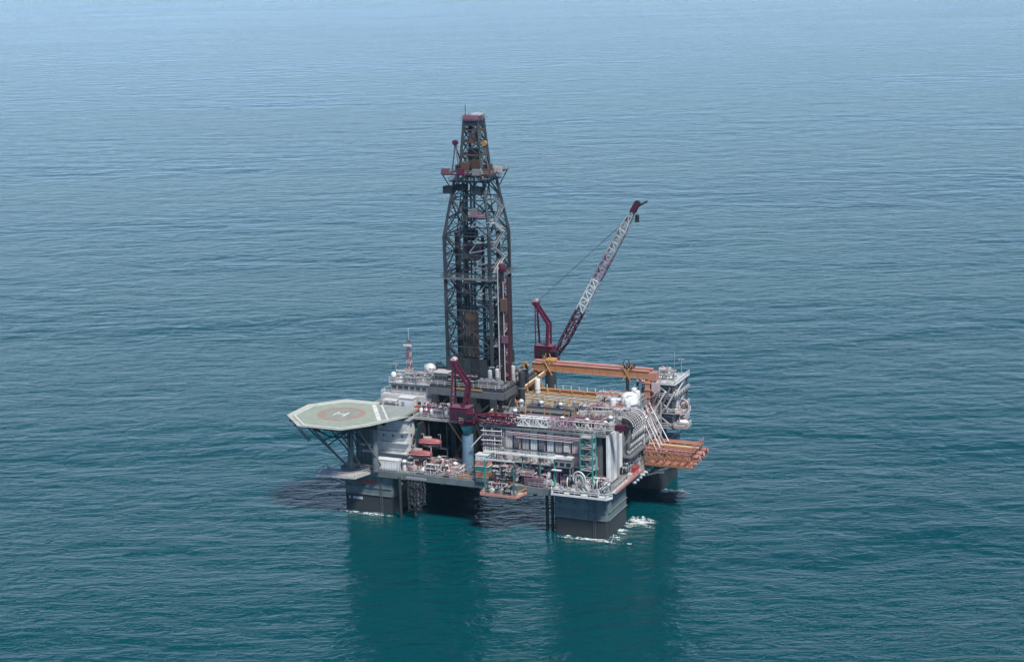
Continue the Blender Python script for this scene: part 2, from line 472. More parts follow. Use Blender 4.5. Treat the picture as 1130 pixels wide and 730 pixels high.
# decks edges and railings
hull.rail([(75.0, 4.1, 26.65), (39.4, 4.1, 26.65)])
hull.rail([(74.9, 4.1, 26.65), (74.9, 37.5, 26.65)])
hull.rail([(-.4, -1.05, 12.42), (17, -1.05, 12.42)])
hull.rail([(18, -1.05, 12.42), (41, -1.05, 12.42)])
hull.rail([(55.5, -1.05, 12.42), (61, -1.05, 12.42)])
hull.rail([(77.4, 4.6, 12.42), (77.4, 59, 12.42)])
hull.rail([(-.4, -1, 12.42), (-.4, 59, 12.42)])
hull.rail([(.2, 45.9, 25.6), (39, 45.9, 25.6)])
# long white service walkway across the module front
hull.box('service_walkway', (52.3, 0.8, 20.25), (20.5, 1.3, .28), 'white')
hull.rail([(42.1, .2, 20.4), (62.5, .2, 20.4)], 'white')
for x in (43, 48, 53, 58, 62): hull.beam('walkway_post', (x, .9, 12.4), (x, .9, 20.1), .28, 'teal')
for x in (45, 50, 55, 60): hull.beam('walkway_bracket', (x, 1.3, 20.0), (x, 4.6, 17.8), .2, 'offwhite')
# bow lettering on the front of the left column: worn red blocks and small white marks, not readable in the photograph
for i, w in enumerate((.9, .8, .8, .7, .9, .8)): hull.box('name_block', (4.0 + i * 1.15, -.03, 8.6), (w, .06, .95), 'red')
for i, w in enumerate((.55, .0, .5, .6, .45, .5, .55)):
    if w: hull.box('draught_mark', (1.6 + i * .62, -.03, 3.6), (w * .8, .06, .7), 'white')
# left lower platform that juts out beside the column
hull.prism('side_platform', [(-4.2, -8), (7.2, -7), (9, -1.25), (-4.2, -1.25)], 11.2, 11.75, 'offwhite')
hull.rail([(-4.1, -1.3, 11.75), (-4.1, -7.8, 11.75), (7.1, -6.9, 11.75), (8.9, -1.4, 11.75)])
for x in (-3, 2, 6): hull.beam('platform_bracket', (x, -6.5, 11.2), (max(x, .6), -.3, 7.2), .3, 'hull')

# ================================================================ HELIDECK
heli = Thing('helideck', 'pale green octagonal helideck with a reddish landing ring on lattice struts', 'helideck', (0, 0, 12.3))
HZ = 27.0
octo = [(-12, -5.6), (-12, 4.9), (-5.2, 12.4), (4.5, 12.4), (17.4, 12.4), (17.4, 3.0), (11.8, -8.0), (7.0, -13.4), (-4.6, -13.4)]
heli.prism('deck', octo, HZ - .55, HZ, 'heli_green')
heli.prism('apron', [(5.6, 12.2), (17.2, 12.2), (17.2, 3.1), (13.4, -4.4)], HZ, HZ + .012, 'heli_grey')
def strip(p, q, w):
    p, q = Vector((*p, 0)), Vector((*q, 0)); d = (q - p).normalized(); s_ = Vector((-d.y, d.x, 0)) * w / 2
    return [(c.x, c.y) for c in (p - s_, q - s_, q + s_, p + s_)]
for i in range(len(octo)):
    if i in (3, 4): continue
    a, c = Vector(octo[i]) * .955, Vector(octo[(i + 1) % len(octo)]) * .955
    heli.prism('edge_line', strip(a, c, .45), HZ + .001, HZ + .022 + .001 * i, 'heli_white')
heli.prism('chevron_line', strip((4.2, 11.2), (13.0, -2.6), 1.15), HZ + .001, HZ + .03, 'heli_white')
heli.prism('chevron_line', strip((6.4, 11.6), (15.0, -1.4), .5), HZ + .001, HZ + .03, 'heli_white')
def annulus(t, name, c, r0, r1, z, mat, n_=48):
    v = []; f = []
    for i in range(n_):
        a = 2 * math.pi * i / n_
        v += [(c[0] + r0 * math.cos(a), c[1] + r0 * math.sin(a), z), (c[0] + r1 * math.cos(a), c[1] + r1 * math.sin(a), z)]
    for i in range(n_):
        j = (i + 1) % n_; f.append((2 * i, 2 * i + 1, 2 * j + 1, 2 * j))
    return t.mesh(name, v, f, mat)
annulus(heli, 'landing_ring', (0, 0), 5.2, 6.7, HZ + .010, 'heli_ring')
annulus(heli, 'centre_disc', (0, 0), .01, 5.15, HZ + .010, 'heli_disc')
hb = [((-1.5, 0), (.55, 3.6)), ((1.5, 0), (.55, 3.6)), ((0, 0), (2.6, .55))]
b = Bag()
for (c, d) in hb:
    x, y = c
    b.box((x, y, HZ + .02), (d[0], d[1], .02))
Hm = heli.bag('letter_h', b, 'heli_white')
# safety net around the edge
for i in range(len(octo)):
    if i in (3, 4): continue
    a, c = Vector(octo[i]), Vector(octo[(i + 1) % len(octo)])
    A, C2 = a * 1.115, c * 1.115
    v = [(a.x, a.y, HZ - .12), (c.x, c.y, HZ - .12), (C2.x, C2.y, HZ + .12), (A.x, A.y, HZ + .12)]
    np_ = heli.mesh('safety_net', v, [(0, 1, 2, 3)], 'net')
    b = Bag(); b.bar((A.x, A.y, HZ + .12), (C2.x, C2.y, HZ + .12), .12)
    for k in range(6):
        p = a.lerp(c, k / 5); q = A.lerp(C2, k / 5); b.bar((p.x, p.y, HZ - .15), (q.x, q.y, HZ + .12), .09)
    heli.bag('net_frame', b, 'offwhite', np_)
# under-deck grillage and struts
for y in (-10, -5, 0, 5, 10): heli.box('deck_girder', (2.5, y, HZ - 1.2), (22 if abs(y) < 8 else 13, .45, 1.3), 'steel')
for x in (-9, -3, 3, 9): heli.box('deck_beam', (x, 0, HZ - 1.1), (.35, 19, .9), 'steel')
for (x, y) in ((3, -1), (11, -2), (3, 6), (12, 8)):
    heli.cyl('support_column', (x, y, 12.4), (x, y, HZ - 1.8), .85, 'hull')
for (p, q) in (((1, -.6, 13), (-9.5, -5, HZ - 1.8)), ((1, -.6, 13), (-3, -10.5, HZ - 1.8)), ((6, -.8, 13), (5, -10.5, HZ - 1.8)),
               ((1, 5, 13), (-10, 4, HZ - 1.8)), ((1, 8, 13), (-5, 10, HZ - 1.8)), ((12, -.9, 14), (9.5, -8, HZ - 1.8))):
    heli.rod('strut', p, q, .24, 'hull')
    m_ = Vector(p).lerp(Vector(q), .55)
    heli.rod('strut_tie', m_, (3, -1, HZ - 4), .2, 'steel')
for (p, q) in (((-9, -5, HZ - 1.9), (-3, -10, HZ - 1.9)), ((-9, -5, HZ - 1.9), (-3, -2, HZ - 6)), ((-3, -10, HZ - 1.9), (-3, -2, HZ - 6)), ((5, -10, HZ - 1.9), (3, -2, HZ - 6)), ((-3, -2, HZ - 6), (3, -2, HZ - 6))):
    heli.rod('strut_tie', p, q, .2, 'steel')
for (x, y) in ((-11.2, -7.5), (-11.4, 6.4)):
    heli.box('foam_monitor', (x, y, HZ - .6), (.9, .9, 1.1), 'red')
b = Bag()     # access stair on the near left edge
for i in range(10): b.box((-8.6 + i * .55, -10.6 - i * .15, HZ - .6 - i * .42), (.5, 1.0, .08))
b.bar((-8.9, -11, HZ - .3), (-3.2, -12.6, HZ - 4.7), .14); b.bar((-8.9, -10, HZ - .3), (-3.2, -11.5, HZ - 4.7), .14)
b.bar((-8.9, -11, HZ + .6), (-3.2, -12.6, HZ - 3.7), .07); b.bar((-8.9, -10, HZ + .6), (-3.2, -11.5, HZ - 3.7), .07)
heli.bag('access_stair', b, 'mauve')

# ================================================================ ACCOMMODATION BLOCK
acc = Thing('accommodation_block', 'white accommodation block beside and beneath the helideck', 'building', (10, 12, 12.4))
acc.prism('wall', [(8.2, 5.0), (17.5, 5.0), (17.5, 7.5), (17.5, 15.8), (8.2, 15.8)], 12.42, 25.2, 'white')
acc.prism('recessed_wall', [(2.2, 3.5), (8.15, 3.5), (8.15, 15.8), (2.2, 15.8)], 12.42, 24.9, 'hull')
acc.prism('roof', [(7.9, 4.6), (18.2, 4.6), (18.2, 15.9), (7.9, 15.9)], 25.2, 25.45, 'grey')
for zl in (14.2, 17.2, 20.2, 23.0):
    for x in (10.2, 13.0, 15.8):
        if zl < 18 or (x > 12 and zl > 22): continue
        wf = acc.box('window', (x, 4.97, zl + .5), (.6, .1, .6), 'offwhite')
        acc.box('pane', (x, 4.90, zl + .5), (.4, .06, .4), 'glass', wf)
    for y in (7, 9.5, 12, 14.5):
        wf = acc.box('window', (17.53, y, zl + .5), (.1, .8, .8), 'grey')
        acc.box('pane', (17.60, y, zl + .5), (.06, .6, .6), 'glass', wf)
for zl in (16.2, 19.2, 22.2):
    acc.box('balcony', (13.6, 4.1, zl), (8.8, 1.7, .16), 'white')
    acc.rail([(9.3, 3.3, zl + .08), (18, 3.3, zl + .08), (18, 4.8, zl + .08)], 'white')
for (x, z) in ((6.4, 18.4), (6.8, 16.6)):
    pl = acc.box('ledge', (x, 2.6, z), (3.6, 1.8, .35), 'white')
for i in range(5): acc.box('wall_stiffener', (2.6 + i * 1.25, 3.4, 18.6), (.16, .2, 12.2), 'midgrey')
acc.box('door', (16.2, 4.95, 13.5), (.95, .12, 2.1), 'grey')
# upper tiers behind the helideck
acc.prism('upper_tier', [(4, 16.0), (20, 16.0), (20, 34), (4, 34)], 25.6, 29.0, 'offwhite')
acc.prism('wheelhouse', [(6.5, 17.5), (19.5, 17.5), (19.5, 30), (6.5, 30)], 29.0, 32.2, 'grey')
for x in range(7):
    wf = acc.box('window', (7.6 + x * 1.85, 17.45, 31.0), (1.5, .1, 1.0), 'offwhite'); acc.box('pane', (7.6 + x * 1.85, 17.38, 31.0), (1.3, .06, .8), 'glass', wf)
    wf = acc.box('window', (6 + x * 2.0, 15.95, 27.4), (1.1, .1, .9), 'white'); acc.box('pane', (6 + x * 2.0, 15.88, 27.4), (.9, .06, .7), 'glass', wf)
acc.prism('wheelhouse_roof', [(6.0, 17.0), (20, 17.0), (20, 30.4), (6.0, 30.4)], 32.2, 32.5, 'offwhite')
acc.rail([(4.1, 33, 29), (4.1, 16.1, 29), (19.9, 16.1, 29)], 'white')
acc.rail([(6.1, 30, 32.5), (6.1, 17.1, 32.5), (19.9, 17.1, 32.5), (19.9, 30, 32.5)], 'white')
acc.box('awning', (8.5, 15.2, 26.6), (6, 2.6, .25), 'white')

# ================================================================ LATTICE HELPERS
def lattice(t, p0, p1, w0, w1, bays, mat, rl, rb, up=(0, 0, 1), matfn=None, name='chord', bname='lacing'):
    """four chords and zig-zag lacing between two points; every chord piece and lacing bar is a part"""
    p0, p1, up = Vector(p0), Vector(p1), Vector(up)
    d = (p1 - p0).normalized(); a = d.cross(up).normalized(); c = a.cross(d).normalized()
    def cor(k, s_):
        u = s_ / bays; w = w0 + (w1 - w0) * u; o = p0.lerp(p1, u)
        return o + a * (w / 2 * (1, -1, -1, 1)[k % 4]) + c * (w / 2 * (1, 1, -1, -1)[k % 4])
    for s_ in range(bays):
        m = matfn((s_ + .5) / bays) if matfn else mat
        for k in range(4):
            t.rod(name, cor(k, s_), cor(k, s_ + 1), rl, m)
            if (s_ + k) % 2: t.rod(bname, cor(k, s_), cor(k + 1, s_ + 1), rb, m)
            else: t.rod(bname, cor(k + 1, s_), cor(k, s_ + 1), rb, m)
        t.rod(bname, cor(0, s_ + 1), cor(1, s_ + 1), rb, m); t.rod(bname, cor(2, s_ + 1), cor(3, s_ + 1), rb, m)

# ================================================================ DRILL FLOOR AND DERRICK
DX, DY, DZ = 29.7, 27.0, 33.0
fl = Thing('drill_floor', 'dark raised drill floor carrying the derrick, with windwalls and orange trim', 'platform', (30, 26, 25.6))
fl.prism('floor_plate', [(19.5, 15.5), (41.5, 15.5), (41.5, 38), (19.5, 38)], DZ - 1.2, DZ, 'steel')
fl.box('edge_girder', (30.5, 15.3, DZ - 1.6), (22.4, .5, 1.9), 'midgrey')
fl.box('edge_girder', (41.75, 26.7, DZ - 1.6), (.5, 22, 1.9), 'midgrey')
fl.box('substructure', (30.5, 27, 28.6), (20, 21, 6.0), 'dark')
for (x, y) in ((20.5, 16.5), (27, 16.3), (34, 16.3), (40.5, 16.5), (41, 23), (41, 30), (41, 37)):
    fl.box('leg', (x, y, 29), (1.1, 1.1, 6.4), 'steel')
fl.beam('brace', (20.5, 15.9, 26), (27, 15.9, 31.4), .5, 'steel'); fl.beam('brace', (34, 15.9, 26), (40.5, 15.9, 31.4), .5, 'steel')
fl.beam('brace', (41.6, 17, 26), (41.6, 23, 31.4), .5, 'steel'); fl.beam('brace', (41.6, 30, 26), (41.6, 37, 31.4), .5, 'steel')
fl.rail([(19.6, 37, DZ), (19.6, 15.6, DZ), (41.4, 15.6, DZ), (41.4, 37, DZ)], 'offwhite')
fl.box('trim_beam', (31, 15.0, DZ - .3), (9, .3, .35), 'ochre')
fl.box('doghouse', (22.4, 18.3, DZ + 1.6), (4.2, 3.6, 3.2), 'midgrey')
fl.box('doghouse_roof', (22.4, 18.3, DZ + 3.3), (4.5, 3.9, .22), 'offwhite')
for k in range(3): fl.box('doghouse_window', (21.2 + k * 1.2, 16.45, DZ + 2.0), (.9, .1, .8), 'glass')
for i in range(5):
    fl.box('windwall_panel', (24.2 + i * 2.45, 19.6, DZ + 3.6), (2.3, .15, 7.2), 'dark' if i % 2 else 'steel')
for i in range(5):
    fl.box('windwall_panel', (37.4, 21.6 + i * 2.6, DZ + 3.6), (.15, 2.45, 7.2), 'steel' if i % 2 else 'dark')

der = Thing('derrick', 'tall dark steel lattice derrick with a stepped top platform', 'derrick', (DX, DY, DZ))
HW = 6.7
prof = [(33, HW), (74, HW), (88.5, 4.35), (92, 3.0), (105, 2.0)]
def hw(z):
    for (z0, w0), (z1, w1) in zip(prof[:-1], prof[1:]):
        if z <= z1: return w0 + (w1 - w0) * (z - z0) / (z1 - z0)
    return prof[-1][1]
SX = ((-1, -1), (1, -1), (1, 1), (-1, 1))
def dc(k, z, f=1.0):
    w = hw(z) * f; return Vector((DX + SX[k % 4][0] * w, DY + SX[k % 4][1] * w, z))
levels = [33, 38.1, 43.2, 48.3, 53.4, 58.5, 63.6, 68.8, 74, 78.8, 83.6, 88.5]
for i, (z0, z1) in enumerate(zip(levels[:-1], levels[1:])):
    for k in range(4):
        der.beam('leg', dc(k, z0), dc(k, z1), .72 if z1 <= 74 else .62, 'steel')
        der.beam('girt', dc(k, z1), dc(k + 1, z1), .32, 'steel')
        mid = (dc(k, z0) + dc(k + 1, z0)) / 2; midt = (dc(k, z1) + dc(k + 1, z1)) / 2
        if i % 2 == 0:
            der.beam('brace', dc(k, z0), midt, .30, 'steel'); der.beam('brace', dc(k + 1, z0), midt, .30, 'steel')
        else:
            der.beam('brace', mid, dc(k, z1), .30, 'steel'); der.beam('brace', mid, dc(k + 1, z1), .30, 'steel')
        if z1 <= 74:
            q0 = dc(k, z0).lerp(dc(k, z1), .5); q1 = dc(k + 1, z0).lerp(dc(k + 1, z1), .5)
            der.beam('sub_brace', q0, (dc(k, z0) + midt) / 2 if i % 2 == 0 else (mid + dc(k, z1)) / 2, .2, 'dark')
            der.beam('sub_brace', q1, (dc(k + 1, z0) + midt) / 2 if i % 2 == 0 else (mid + dc(k + 1, z1)) / 2, .2, 'dark')
# finer bracing panels between the main members on the two faces seen
for z0, z1 in zip(levels[:-1], levels[1:]):
    for k in (0, 1, 3):
        for h0, h1 in ((0.02, .36), (.64, .98)):
            a, c = dc(k, z0).lerp(dc(k + 1, z0), h0), dc(k, z0).lerp(dc(k + 1, z0), h1)
            a1, c1 = dc(k, z1).lerp(dc(k + 1, z1), h0), dc(k, z1).lerp(dc(k + 1, z1), h1)
            der.beam('lacing', a, (c + c1) / 2, .16, 'steel'); der.beam('lacing', (c + c1) / 2, a1, .16, 'steel'); der.beam('lacing', c, c1, .2, 'dark'); der.beam('lacing', (a + a1) / 2, (c + c1) / 2, .16, 'steel')
for i, (z, x0, x1) in enumerate(((76.5, 1.5, 6.8), (72.2, 2.2, 8.6), (69.4, .8, 7.6), (66.4, 3.0, 8.8), (64.6, 1.8, 7.9), (58.2, 3.2, 7.4))):
    der.beam('gantry_arm', (DX + x0, DY - 6.9, z), (DX + x1, DY - 6.4, z + 1.5 - (i % 2) * .8), .3, 'grey' if i % 2 else 'steel_light'); der.beam('gantry_arm', (DX + x0, DY - 6.9, z + .2), (DX + x0 + 2.4, DY - 6.6, z + 3.2), .2, 'steel_light')
# upper mast section
ul = [88.5, 92, 95.5, 99, 102.2, 105]
for z0, z1 in zip(ul[:-1], ul[1:]):
    for k in range(4):
        der.beam('leg', dc(k, z0), dc(k, z1), .6, 'steel')
        der.beam('girt', dc(k, z1), dc(k + 1, z1), .4, 'rusty')
        der.beam('brace', dc(k, z0), dc(k + 1, z1), .25, 'steel'); der.beam('brace', dc(k + 1, z0), dc(k, z1), .25, 'steel')
# vertical guide rails, dolly track and drill string set back inside
for dx in (-1.5, -.4, .7, 1.8):
    for z0, z1 in ((33, 61), (61, 90)):
        der.beam('guide_rail', (DX - .6 + dx, DY - 5.6 if z1 < 70 else DY - 4.4, z0), (DX - .6 + dx, DY - 4.6 if z1 < 70 else DY - 3.2, z1), .36, 'steel')
for z in np.arange(37, 88, 3.4): der.box('rail_tie', (DX - .45, DY - 5.35 + (z - 33) * .034, z), (4.2, .3, .4), 'midgrey')
for i in range(8):
    x = DX + 2.2 + i * .55
    b = Bag(); b.bar((x, DY + 1 + (i % 2), DZ), (x, DY + .8 + (i % 2), DZ + 27 - (i % 3) * .4), .32, sides=6)
    der.bag('drill_pipe_stand', b, 'dark' if i % 3 else 'steel_light')
for i in range(8):
    x = DX - 5.2 + i * .5
    b = Bag(); b.bar((x, DY + 2.2, DZ), (x, DY + 2.0, DZ + 26.5), .3, sides=6)
    der.bag('drill_pipe_stand', b, 'dark')
der.box('windwall', (DX + .2, DY - 5.0, 45), (3.8, .3, 15), 'rusty')
for i in range(9): der.box('racking_beam', (DX - 4.0 + (i % 3) * 4.0, DY + (i // 3 - 1) * 3.4, 59.5 - (i % 2) * 6), (3.6, .4, .6), 'dark')
for (x, y) in ((-4.6, -3.4), (-3.4, -4.6), (3.6, -4.2), (4.8, -2.8), (-4.8, 3.6), (4.6, 4.2)): der.box('service_column', (DX + x, DY + y, 53.5), (.7, .7, 41), 'dark')
for z in (41, 47.5, 54, 66, 71.5): der.box('inner_gallery', (DX + 2.6, DY - 4.0, z), (6.4, 2.2, .3), 'steel'); der.box('inner_gallery', (DX - 4.2, DY + 1.0, z + 2.5), (2.6, 8.0, .3), 'steel')
der.box('windwall', (DX + 2.4, DY + 5.4, 39), (6.5, .3, 8), 'dark')
der.box('windwall', (DX + 6.1, DY + 1.0, 44), (.3, 8.5, 20), 'dark')
# travelling block, top drive, crown block
der.box('top_drive', (DX, DY - 2.5, 69.2), (3.8, 2.6, 4.6), 'mauve')
der.box('travelling_block', (DX, DY - 2.5, 73.6), (2.4, 1.8, 2.8), 'dark')
for dx in (-.6, -.2, .2, .6): der.rod('hoist_line', (DX + dx, DY - 2.5, 75), (DX + dx * .6, DY - .6, 104), .07, 'dark')
for (x, y, z, d, m) in ((-1.2, -3.4, 92.4, (2.4, 1.6, 2.4), 'rusty'), (1.8, -3.3, 92.8, (2.0, 1.6, 3.0), 'rusty'), (0, -.5, 95.5, (2.6, 2.4, 3.0), 'dark'), (-3.4, -2.2, 91.9, (1.6, 2.6, 1.8), 'dark'), (4.2, -1.0, 92.0, (1.6, 3.0, 2.0), 'rusty'), (.4, -1.6, 100, (1.8, 1.6, 2.6), 'rusty'), (-2.2, -4.6, 87.0, (3.0, 1.4, 1.6), 'dark'), (2.6, -4.6, 86.2, (2.6, 1.4, 2.2), 'steel')):
    der.box('crown_equipment', (DX + x, DY + y, z), d, m)
cb = der.box('crown_block', (DX, DY, 103.8), (4.2, 4.2, 1.2), 'steel')
der.box('crown_top', (DX, DY, 105.4), (4.4, 4.6, 1.5), 'mauve', cb)
der.box('crown_cover', (DX + 1.3, DY - .6, 106.3), (2.6, 2.6, .5), 'offwhite', cb)
der.rail([(DX - 2.6, DY - 2.6, 104.5), (DX + 2.6, DY - 2.6, 104.5), (DX + 2.6, DY + 2.6, 104.5), (DX - 2.6, DY + 2.6, 104.5)], 'grey', cb, closed=True)
der.rod('lightning_rod', (DX - 1.6, DY - 1.8, 106), (DX - 1.6, DY - 1.8, 109), .1, 'dark')
# big platform ring below the upper mast
for nm, z, w, m in (('crown_platform', 90.6, 6.9, 'mauve_dark'), ('lower_platform', 88.6, 5.4, 'steel'), ('racking_platform', 62.2, 7.6, 'midgrey')):
    b = Bag(); t_ = 1.6 if nm != 'racking_platform' else 1.1
    for sx, sy, dx, dy in ((0, -1, 2 * w, t_), (0, 1, 2 * w, t_), (-1, 0, t_, 2 * w - 2 * t_), (1, 0, t_, 2 * w - 2 * t_)):
        b.box((DX + sx * (w - t_ / 2), DY + sy * (w - t_ / 2), z), (dx, dy, .3))
    pl = der.bag(nm, b, m)
    der.rail([(DX - w, DY - w, z), (DX + w, DY - w, z), (DX + w, DY + w, z), (DX - w, DY + w, z)], 'grey' if nm != 'racking_platform' else 'midgrey', pl, closed=True, r=.05)
    if nm != 'racking_platform':
        for k in range(4):
            a_, c_ = SX[k], SX[(k + 1) % 4]
            der.beam('parapet', (DX + a_[0] * w, DY + a_[1] * w, z + .75), (DX + c_[0] * w, DY + c_[1] * w, z + .75), .1, 'mauve_dark' if nm == 'crown_platform' else 'steel', h=1.2 if k % 2 else .1, parent=pl) if False else None
for (x, y, m) in ((-5.6, -6.9, 'mauve'), (-1, -6.95, 'maroon'), (3.4, -6.95, 'grey'), (6.2, -6.0, 'rusty'), (6.9, 0, 'offwhite')):
    der.box('equipment_box', (DX + x, DY + y, 91.5), (2.0, 1.0, 1.6), m)
for k in range(4): der.beam('platform_bracket', dc(k, 86), (DX + SX[k][0] * 6.6, DY + SX[k][1] * 6.6, 90.4), .25, 'steel')
der.box('stabbing_basket', (DX - 5.9, DY - 4.2, 86.2), (2.8, 2.4, 1.9), 'dark')
der.box('monkey_board', (DX + 3.2, DY - 5.6, 79.6), (4.6, 3.2, .5), 'mauve')
der.box('monkey_board_cabin', (DX + 2.0, DY - 5.4, 80.6), (2.0, 2.0, 1.4), 'midgrey')
for i in range(4): der.rod('finger_board', (DX + 1.2 + i * 1.2, DY - 6.9, 79.4), (DX + 1.2 + i * 1.2, DY - 3.6, 79.4), .12, 'offwhite')
# winch A-frames with sheaves on the crown platform
for sx, m in ((-1, 'maroon'), (1, 'ochre')):
    x = DX + sx * 4.3
    der.rod('jib_leg', (x - 1.1, DY - 3, 90.8), (x, DY - 3, 98.6), .2, 'midgrey'); der.rod('jib_leg', (x + 1.1, DY - 3, 90.8), (x, DY - 3, 98.6), .2, 'midgrey')
    der.rod('jib_leg', (x, DY + 1.5, 90.8), (x, DY - 3, 98.6), .18, 'midgrey')
    der.cyl('sheave', (x, DY - 3.4, 98.8), (x, DY - 2.5, 98.8), .75, m)
# zig-zag stairs on the right hand face
for i in range(15):
    z0 = 33.6 + i * 3.4; y0, y1 = (DY - 5, DY + 1) if i % 2 else (DY + 1, DY - 5)
    b = Bag()
    for dx in (7.0, 7.8): b.bar((DX + dx, y0, z0), (DX + dx, y1, z0 + 3.3), .12, .3); b.bar((DX + dx, y0, z0 + 1), (DX + dx, y1, z0 + 4.3), .07)
    for k in range(9): b.box((DX + 7.4, y0 + (y1 - y0) * (k + .5) / 9, z0 + 3.3 * (k + .5) / 9), (.75, .5, .08))
    b.box((DX + 7.4, y1 + (.6 if i % 2 else -.6), z0 + 3.35), (1.0, 1.2, .12))
    der.bag('stair_flight', b, 'steel_light' if i % 3 else 'offwhite')
# pipe handling mast, red head, on the right face
ph = Thing('pipe_handling_mast', 'dark red upright pipe handling column with a maroon cap beside the derrick', 'drilling machine', (39.4, 21.6, 33))
ph.box('column', (39.2, 21.6, 49), (.9, 1.1, 31), 'dark'); ph.box('column', (40.9, 21.9, 48), (.6, .9, 30), 'mauve_dark')
for z in np.arange(36, 64, 3.5): ph.box('tie', (40.0, 21.7, z), (1.4, .7, .5), 'mauve')
ph.rod('service_line', (38.3, 20.9, 33), (38.3, 20.9, 66), .16, 'offwhite'); ph.rod('service_line', (39.9, 20.8, 33), (39.9, 20.8, 62), .14, 'pinkwhite')
ph.cyl('cap', (39.4, 21.6, 64.5), (39.4, 21.6, 66.6), .9, 'maroon'); ph.box('carriage', (40.0, 21.0, 55.5), (1.7, 1.2, 3.4), 'rusty')
ph.box('carriage', (40.0, 21.0, 46.0), (1.6, 1.1, 2.0), 'mauve'); ph.box('base', (39.8, 21.6, 33.6), (3.4, 2.4, 1.2), 'midgrey')

# ================================================================ PEDESTAL CRANES
def crane(label, base, zp0, zp1, heading, boom_angle, L, pedmat, r=2.0, frame_lean=-4.5, boom_w=2.2):
    """pedestal crane in coordinates of its own: +x is where the boom points"""
    t = Thing('pedestal_crane', label, 'crane', (base[0], base[1], zp0), rz=heading)
    t.local = True
    h = zp1 - zp0
    t.cyl('pedestal', (0, 0, 0), (0, 0, h - 3), r * .82, pedmat)
    t.cone('pedestal_head', (0, 0, h), (0, 0, h - 3.4), r * 1.12, 'teal' if pedmat == 'pedestal' else pedmat)
    t.cyl('slew_ring', (0, 0, h), (0, 0, h + .9), r * 1.35, 'maroon')
    t.rail([Vector(p) for p in arc((0, 0, h + .9), r * 1.35, 0, 2 * math.pi, (1, 0, 0), (0, 1, 0), 12)], 'offwhite', r=.05)
    mh = t.box('machinery_house', (-1.6, 0, h + 2.8), (5.4, 3.6, 3.8), 'maroon')
    t.box('house_roof', (-1.6, 0, h + 4.75), (5.7, 3.9, .18), 'mauve', mh)
    for k in range(3): t.box('louvre', (-2.9 + k * 1.3, -1.84, h + 2.7), (.9, .1, 2.2), 'dark', mh)
    cab = t.box('operator_cab', (2.0, -2.6, h + 2.7), (2.2, 1.7, 2.3), 'maroon')
    t.box('cab_window', (2.2, -3.48, h + 3.0), (1.5, .08, 1.1), 'glass', cab); t.box('cab_window', (3.13, -2.6, h + 3.0), (.08, 1.3, 1.2), 'glass', cab)
    # A-frame (king post)
    top = Vector((frame_lean - .4, 0, h + 16.8)); kn = Vector((frame_lean + 3.6, 0, h + 11.0))
    for s_ in (-1, 1):
        t.beam('king_post', (-.4, s_ * 1.5, h + 4.5), kn + Vector((0, s_ * 1.1, 0)), .6, 'maroon', h=.8)
        t.beam('king_post', kn + Vector((0, s_ * 1.1, 0)), top + Vector((0, s_ * .7, 0)), .48, 'maroon', h=.7)
        t.beam('back_stay', (-3.9, s_ * 1.5, h + 4.5), top + Vector((0, s_ * .7, 0)), .4, 'maroon')
    for u in (.25, .55, .85): t.beam('frame_tie', kn.lerp(top, u) + Vector((0, -1, 0)), kn.lerp(top, u) + Vector((0, 1, 0)), .35, 'maroon')
    for u in (.3, .65): t.beam('frame_tie', Vector((-.4, 0, h + 4.5)).lerp(kn, u) + Vector((0, -1.3, 0)), Vector((-.4, 0, h + 4.5)).lerp(kn, u) + Vector((0, 1.3, 0)), .35, 'maroon')
    hd = t.box('frame_head', top, (1.5, 2.2, 1.0), 'maroon')
    t.cyl('sheave', top + Vector((0, -.9, .5)), top + Vector((0, .9, .5)), .75, 'pinkwhite', hd)
    lw = Bag()
    for u in np.arange(0, 1, .09):
        p = Vector((-4.0, 0, h + 4.5)).lerp(top, u); lw.bar(p + Vector((-.1, -.35, 0)), p + Vector((-.1, .35, 0)), .08)
    t.bag('ladder', lw, 'pinkwhite')
    # boom
    foot = Vector((2.0, 0, h + 2.0)); ca, sa = math.cos(boom_angle), math.sin(boom_angle)
    at = lambda u: foot + Vector((ca * L * u, 0, sa * L * u))
    def mf(u): return 'maroon' if u < .26 else ('white' if u < .53 else ('boom_grey' if u < .80 else 'offwhite'))
    upv = (0, 1, 0)
    lattice(t, at(0), at(.1), .8, boom_w, 1, 'maroon', .2, .13, up=upv)
    lattice(t, at(.1), at(.86), boom_w, boom_w * .95, 18, 'maroon', .19, .12, up=upv, matfn=mf)
    lattice(t, at(.86), at(1), boom_w * .95, .8, 3, 'offwhite', .17, .11, up=upv)
    b = Bag(); b.bar(at(.12) + Vector((0, -.3, 0)), at(.26) + Vector((0, -.3, 0)), 1.0, .12)
    t.bag('boom_walkway', b, 'maroon')
    tip = t.box('boom_head', at(1.005), (2.8, 1.6, 1.5), 'maroon', ry=-boom_angle)
    e = at(1) + Vector((ca * 1.6, 0, sa * 1.6))
    t.cyl('sheave', e + Vector((0, -.5, 0)), e + Vector((0, .5, 0)), .9, 'dark', tip)
    t.beam('fly_jib', at(1), at(1) + Vector((3.8, 0, 2.2 if boom_angle > .3 else .3)), .5, 'dark')
    t.rod('hoist_wire', e, e + Vector((0, 0, -3.6 if boom_angle > .3 else -.9)), .07, 'dark')
    hb_ = t.box('hook_block', e + Vector((0, 0, -4.2 if boom_angle > .3 else -1.4)), (1.0, .8, 2.0 if boom_angle > .3 else 1.0), 'dark')
    for s_ in (-1, 1):
        t.rod('pendant_wire', top + Vector((0, s_ * .6, 0)), at(.93) + Vector((0, s_ * .6, .4)), .04, 'dark')
    return t
